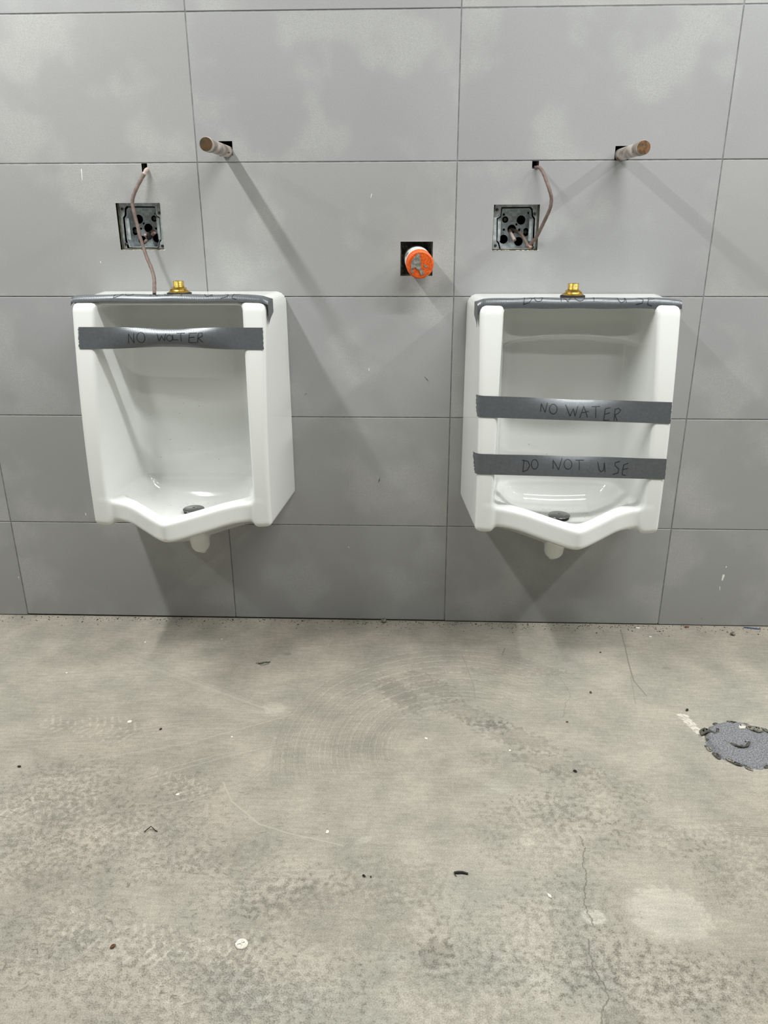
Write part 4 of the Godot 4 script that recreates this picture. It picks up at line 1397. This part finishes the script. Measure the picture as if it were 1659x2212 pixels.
func make_capped_drain() -> void:
	var o := base("capped_drain_pipe", Vector3(-0.0885, 0.989, 0))
	tag(o, "white plastic drain pipe with mortar-smeared orange cap between the urinals", "pipe")
	var dir := Vector3(0.10, -0.13, 1).normalized()
	var st := begin()
	lathe(st, [Vector2(0.0315, -0.10), Vector2(0.0315, 0.030)], Vector3.ZERO, dir, 48)
	put(st.commit(), "pipe_body", M.pvc, o)
	st = begin()
	lathe(st, [Vector2(0.0316, 0.030), Vector2(0.0326, 0.031), Vector2(0.0328, 0.048), Vector2(0.0318, 0.0525), Vector2(0.029, 0.0545), Vector2(0.0, 0.0550)], Vector3.ZERO, dir, 48)
	var c := put(st.commit(), "end_cap", M.orange, o)
	c.set_meta("label", "bright orange plastic cap")
	# mortar stuck to the cap; outlines drawn on its face
	var side := Vector3(1, 0, -dir.x).normalized()
	var up := dir.cross(side).normalized()
	for s in [[[-0.24, 0.82, -0.08, 0.80, -0.02, 0.55, 0.02, 0.22, 0.05, -0.12, 0.13, -0.38, 0.30, -0.44, 0.32, -0.56, 0.18, -0.74, 0.06, -0.70, -0.06, -0.42, -0.22, -0.30, -0.36, -0.16, -0.54, -0.26, -0.70, -0.24, -0.70, 0.06, -0.66, 0.30, -0.58, 0.40, -0.46, 0.58], 0.0020], [[-0.74, -0.32, -0.56, -0.34, -0.50, -0.50, -0.58, -0.66, -0.68, -0.54], 0.0012], [[0.22, 0.06, 0.40, 0.02, 0.56, -0.18, 0.52, -0.24, 0.36, -0.14], 0.0009], [[0.42, -0.78, 0.62, -0.76, 0.56, -0.86, 0.44, -0.86], 0.0012]]:
		st = begin()
		var pts: Array = poly(s[0])
		var mid := Vector2.ZERO
		for p in pts: mid += p
		mid /= pts.size()
		var idx := Geometry2D.triangulate_polygon(PackedVector2Array(pts))
		var at := func(p: Vector2, lift: float) -> Vector3: return (side * p.x + up * p.y) * 0.0315 + dir * (0.0546 + lift)
		var lifts := []
		for p in pts: lifts.append(s[1] * rng.randf_range(0.7, 1.3))
		for k in range(0, idx.size(), 3):
			tri(st, at.call(pts[idx[k]], lifts[idx[k]]), at.call(pts[idx[k + 1]], lifts[idx[k + 1]]), at.call(pts[idx[k + 2]], lifts[idx[k + 2]]), dir)
		for k in pts.size():
			var q: Vector2 = pts[(k + 1) % pts.size()]
			var p: Vector2 = pts[k]
			var n := (side * (p.y - q.y) + up * (q.x - p.x)).normalized()
			quad(st, at.call(p, -0.001), at.call(q, -0.001), at.call(q, lifts[(k + 1) % pts.size()]), at.call(p, lifts[k]), n)
		put(st.commit(), "mortar_smear", M.mortar, o)
	for k in 3:
		put(pebble(Vector3(0.0018, 0.0022, 0.004), 300 + k, 0.6), "mortar_smear", M.mortar, o, Vector3(-0.0285 + 0.0016 * k, 0.010 + 0.004 * k, 0.010 + 0.003 * k))
	# mortar packed into the corners of the opening
	var p := base("mortar_packing")
	tag(p, "rough mortar packed behind the square hole of the orange-capped pipe", "mortar")
	st = begin()
	var rows := []
	var nz := noise(30.0, 77, 3)
	for i in 15:
		var row := []
		for k in 15:
			var x := lerpf(-0.134, -0.050, i / 14.0)
			var y := lerpf(0.951, 1.036, k / 14.0)
			row.append(Vector3(x, y, -0.034 + 0.012 * nz.get_noise_2d(x, y) + (0.010 if (x > -0.066 and y > 1.0) or y < 0.965 else 0.0)))
		rows.append(row)
	sheet(st, rows)
	put(st.commit(), "packing_face", M.mortar_dark, p)

# ---------------------------------------------------------------- bits lying on the floor
func bit(called: String, mesh: Mesh, m: Material, at: Vector2, label: String, category: String, group := "", turn := 0.0) -> MeshInstance3D:
	var o := put(mesh, called, m, null, Vector3(at.x, 0.0002, at.y))
	o.rotation.y = turn
	tag(o, label, category, group)
	return o

func ragged(r: float, n: int, seed_: int, squash := 1.0, amount := 0.3) -> Array:
	var g := RandomNumberGenerator.new()
	g.seed = seed_
	var out := []
	for k in n:
		var a := TAU * k / n
		var q := r * (1.0 + g.randf_range(-amount, amount))
		out.append(Vector2(cos(a) * q, sin(a) * q * squash))
	return out

func make_litter() -> void:
	# round white blob of dried compound
	var disc := base("white_disc", Vector3((Vector2(-0.3612, 1.0708)).x, 0.0002, (Vector2(-0.3612, 1.0708)).y))
	tag(disc, "round white disc lying on the concrete floor", "disc")
	put(shard(ragged(0.0102, 28, 5, 0.94, 0.03), 0.0022, 0.0004), "disc_body", M.white_bit, disc)
	var st := begin()
	for s in [[Vector2(-0.006, 0.0022), Vector2(0.0045, -0.0018), 0.0007], [Vector2(-0.0045, 0.0015), Vector2(-0.0065, 0.004), 0.0005], [Vector2(-0.003, 0.0018), Vector2(0.002, 0.0035), 0.0004], [Vector2(0.003, -0.002), Vector2(0.0045, -0.003), 0.0007]]:
		var n: Vector2 = (s[1] - s[0]).orthogonal().normalized() * s[2]
		var a := Vector3(s[0].x, 0.0027, s[0].y)
		var b := Vector3(s[1].x, 0.0027, s[1].y)
		var w := Vector3(n.x, 0, n.y)
		quad(st, a - w, a + w, b + w * 0.5, b - w * 0.5, Vector3.UP)
	put(st.commit(), "scratch_mark", M.grey_bit, disc)
	# bent twig of wire
	st = begin()
	tube(st, [Vector3((Vector2(-0.5959, 0.8378)).x, 0.0013, (Vector2(-0.5959, 0.8378)).y), Vector3((Vector2(-0.5858, 0.8280)).x, 0.006, (Vector2(-0.5858, 0.8280)).y), Vector3((Vector2(-0.5778, 0.8336)).x, 0.003, (Vector2(-0.5778, 0.8336)).y), Vector3((Vector2(-0.5718, 0.8358)).x, 0.0013, (Vector2(-0.5718, 0.8358)).y)], 0.0010, 8)
	tag(put(st.commit(), "bent_wire_scrap", M.dark_bit), "thin dark bent wire scrap on the rough concrete", "wire scrap")
	# black shred
	st = begin()
	var a: Vector2 = Vector2(-0.0151, 0.9158)
	var b: Vector2 = Vector2(0.0093, 0.9170)
	tube(st, [Vector3(a.x, 0.002, a.y), Vector3(lerpf(a.x, b.x, 0.3), 0.0035, a.y), Vector3(lerpf(a.x, b.x, 0.6), 0.0026, a.y - 0.001), Vector3(b.x, 0.0012, b.y)], 0.0021, 8)
	tube(st, [Vector3(a.x, 0.003, a.y), Vector3(a.x + 0.001, 0.0018, a.y + 0.004), Vector3(a.x + 0.0035, 0.0008, a.y + 0.007)], 0.0007, 6)
	tag(put(st.commit(), "black_shred", M.black_bit), "curled black shred on the floor in front of the urinals", "shred")
	# white crumbs
	var wl := ["white plaster crumb near the left edge, below a boot print", "small white plaster crumb beside the long pale scratch", "white plaster crumb on the curved trowel marks", "small white plaster crumb beside the dark trowel sweep", "long thin white plaster crumb beside the floor crack", "tiny white plaster crumb under the urinal with the wire", "white plaster crumb close to wall under the hanging wire", "tiny white plaster crumb far left near the wall", "white plaster crumb in the rough scaled concrete", "small white plaster crumb right of the boot print"]
	var wp := [Vector2(-0.7417, 0.5004), Vector2(-0.2501, 0.8258), Vector2(-0.0603, 0.5385), Vector2(0.1215, 0.5740), Vector2(0.1454, 0.9591), Vector2(-0.6183, 0.1203), Vector2(-0.8240, 0.1445), Vector2(-0.9757, 0.3021), Vector2(-0.5622, 0.7349), Vector2(-0.4944, 0.5466)]
	for k in wp.size():
		var r: float = [0.0052, 0.0040, 0.0042, 0.0032, 0.0046, 0.0024, 0.0030, 0.0028, 0.0040, 0.0024][k]
		bit("plaster_crumb", shard(ragged(r, 9, 60 + k, 0.55 if k == 4 else 0.8), r * 0.45, r * 0.15), M.white_bit, wp[k], wl[k], "crumb", "white plaster crumbs on the floor", k * 1.3)
	# dark crumbs
	var dl := ["dark crumb beside the rough concrete at the left edge", "dark crumb below the boot print, left of the swirl", "reddish brown crumb in the open floor before the right urinal", "dark crumb left of the mortar patch in mid floor", "dark crumb at the end of the dark trowel sweep", "dark flat crumb at left in front of the white disc", "black crumb of the pair near the black shred", "larger black crumb of the pair near the black shred", "dark crumb under the right urinal near the scored line", "dark crumb on the wall side of the chalk stripe"]
	var dp := [Vector2(-0.9224, 0.6628), Vector2(-0.6625, 0.5254), Vector2(0.3442, 0.3468), Vector2(0.2503, 0.6374), Vector2(0.2652, 0.4665), Vector2(-0.5651, 1.0831), Vector2(-0.1621, 0.9292), Vector2(-0.1744, 0.9276), Vector2(0.4099, 0.1572), Vector2(0.5551, 0.4120)]
	for k in dp.size():
		var r: float = [0.0040, 0.0035, 0.0042, 0.0045, 0.0030, 0.0050, 0.0022, 0.0034, 0.0028, 0.0048][k]
		bit("dark_crumb", pebble(Vector3(r, r * 0.5, r * 0.6), 80 + k, 0.5), [M.dark_bit, M.dark_bit, M.brown_bit, M.dark_bit, M.brown_bit, M.brown_bit, M.black_bit, M.black_bit, M.dark_bit, M.dark_bit][k], dp[k], dl[k], "crumb", "dark crumbs on the floor", k * 0.8)
	# bits by the wall
	bit("mortar_lump", pebble(Vector3(0.0075, 0.006, 0.007), 91, 0.4), M.grey_bit, Vector2(-0.1746, 0.0090), "grey mortar lump against the wall midway between the urinals", "lump")
	bit("mortar_lump", pebble(Vector3(0.0065, 0.0055, 0.006), 92, 0.5), M.grey_bit, Vector2(0.7979, 0.0514), "grey mortar lump near wall below the blue plastic strip", "lump")
	bit("brown_chip", shard(ragged(0.008, 7, 93, 0.5, 0.35), 0.003, 0.001), M.brown_bit, Vector2(0.6841, 0.0108), "reddish brown chip in the gap under the wall tiles", "chip")
	bit("white_chip", shard(ragged(0.006, 8, 94, 0.5, 0.3), 0.002), M.white_bit, Vector2(0.5440, 0.0206), "pale chip against the wall at the scored floor line", "chip")
	bit("white_chip", shard(ragged(0.0045, 8, 95, 0.5, 0.3), 0.002), M.white_bit, Vector2(0.5666, 0.0691), "pale chip on the floor right of the scored line", "chip")
	st = begin()
	var s0: Vector2 = Vector2(0.8454, 0.0108)
	var s1: Vector2 = Vector2(0.8851, 0.0174)
	tube(st, [Vector3(s0.x, 0.0024, s0.y - 0.002), Vector3((s0.x + s1.x) / 2, 0.003, (s0.y + s1.y) / 2), Vector3(s1.x, 0.0018, s1.y)], 0.0015, 8)
	tag(put(st.commit(), "blue_plastic_strip", M.blue_bit), "thin blue plastic strip at the foot of the wall", "strip")
	# flake of broken skin in the middle distance
	var fl := base("concrete_flake", Vector3((Vector2(-0.4816, 0.2395)).x, 0.0002, (Vector2(-0.4816, 0.2395)).y))
	tag(fl, "dark wrinkled mortar flake under the urinal with the wire", "flake")
	put(shard(ragged(0.0155, 15, 97, 0.62, 0.28), 0.0012, 0.0008), "flake_body", M.grey_bit, fl)
	for k in 5:
		st = begin()
		var q := Vector3(-0.012 + k * 0.005, 0.0022, 0.004 - k * 0.002)
		tube(st, [q, q + Vector3(0.006, 0.0012, 0.001 + 0.002 * sin(k * 2.0)), q + Vector3(0.011, 0.0002, -0.001)], 0.0010, 6)
		put(st.commit(), "wrinkle", M.mortar_dark, fl)
	# grit swept against the wall: nobody could count it
	st = begin()
	for k in 700:
		var x := rng.randf_range(-1.3, 0.98)
		var z := 0.003 + absf(rng.randfn(0.0, 0.016)) + (0.05 * rng.randf() if k % 9 == 0 else 0.0)
		var r := rng.randf_range(0.0006, 0.0019) * (1.6 if k % 23 == 0 else 1.0)
		var c := Vector3(x, 0.0, z)
		var top := c + Vector3(rng.randf_range(-0.5, 0.5) * r, r * 0.9, rng.randf_range(-0.5, 0.5) * r)
		var ring_ := []
		for e in 5:
			var an := TAU * e / 5.0 + k
			ring_.append(c + Vector3(cos(an), 0.05, sin(an)) * r * rng.randf_range(0.8, 1.4))
		for e in 5:
			var f: Vector3 = (ring_[e] + ring_[(e + 1) % 5]) / 2 - c
			tri(st, ring_[e], ring_[(e + 1) % 5], top, (f.normalized() + Vector3.UP).normalized())
	var gr := put(st.commit(), "grit", M.dark_bit)
	tag(gr, "fine dark grit scattered along the foot of the tiled wall", "grit")
	gr.set_meta("kind", "stuff")

func make_patch() -> void:
	# floor opening plugged with grey mortar, crumbling round its rim
	var c: Vector2 = Vector2(0.640, 0.537)
	var o := base("floor_patch", Vector3(c.x, 0, c.y))
	tag(o, "round grey mortar plug with crumbling rim in the floor", "floor patch")
	var nz := noise(26.0, 501, 3)
	var ro := RandomNumberGenerator.new()
	ro.seed = 9
	var rows := []
	for i in 22:
		var row := []
		var f := i / 21.0
		for j in 72:
			var a := TAU * j / 72.0
			var R := 0.084 * (1.0 + 0.06 * nz.get_noise_2d(cos(a) * 0.1, sin(a) * 0.1) + 0.025 * sin(a * 5.0))
			var x := cos(a) * R * f
			var z := sin(a) * R * f * 0.95
			var h := 0.0055 + 0.003 * nz.get_noise_2d(x, z) + 0.0012 * nz.get_noise_2d(x * 5.0, z * 5.0)
			# one slab of it has lifted along a break
			if z < 0.012 - x * 0.35 and x < 0.03: h += 0.0045 * smoothstep(0.0, 0.012, 0.012 - x * 0.35 - z)
			h *= 1.0 - smoothstep(0.86, 1.0, f)
			row.append(Vector3(x, h, z))
		rows.append(row)
	var st := begin()
	sheet(st, rows, true, true)
	put(st.commit(), "mortar_plug", M.patch, o)
	for k in 34:
		var a := TAU * (k + ro.randf()) / 34.0
		var r := 0.084 * ro.randf_range(0.88, 1.04)
		var s := ro.randf_range(0.003, 0.009)
		var e := put(pebble(Vector3(s * 1.5, s * 0.34, s * ro.randf_range(0.5, 1.1)), 510 + k, 0.9), "rim_crumb", M.mortar_dark if k % 3 else M.grey_bit, o, Vector3(cos(a) * r, 0.0, sin(a) * r * 0.95))
		e.rotation.y = -a + PI / 2 + ro.randf_range(-0.4, 0.4)
	for k in 3:
		put(pebble(Vector3(0.009, 0.006, 0.008), 560 + k, 0.7), "rim_crumb", M.white_bit if k == 0 else M.grey_bit, o, Vector3(0.012 + 0.016 * k, 0.004, -0.052 + 0.004 * k))
	st = begin()
	tube(st, smooth_path([Vector3(-0.086, 0.004, -0.030), Vector3(-0.066, 0.010, -0.034), Vector3(-0.052, 0.007, -0.030), Vector3(-0.046, 0.012, -0.040)], 5), 0.0032, 8, 0.6)
	tube(st, smooth_path([Vector3(-0.052, 0.008, -0.010), Vector3(-0.028, 0.009, 0.012), Vector3(-0.006, 0.0100, 0.016), Vector3(0.006, 0.011, 0.004)], 5), 0.0028, 8, 0.6)
	put(st.commit(), "torn_edge", M.mortar_dark, o)
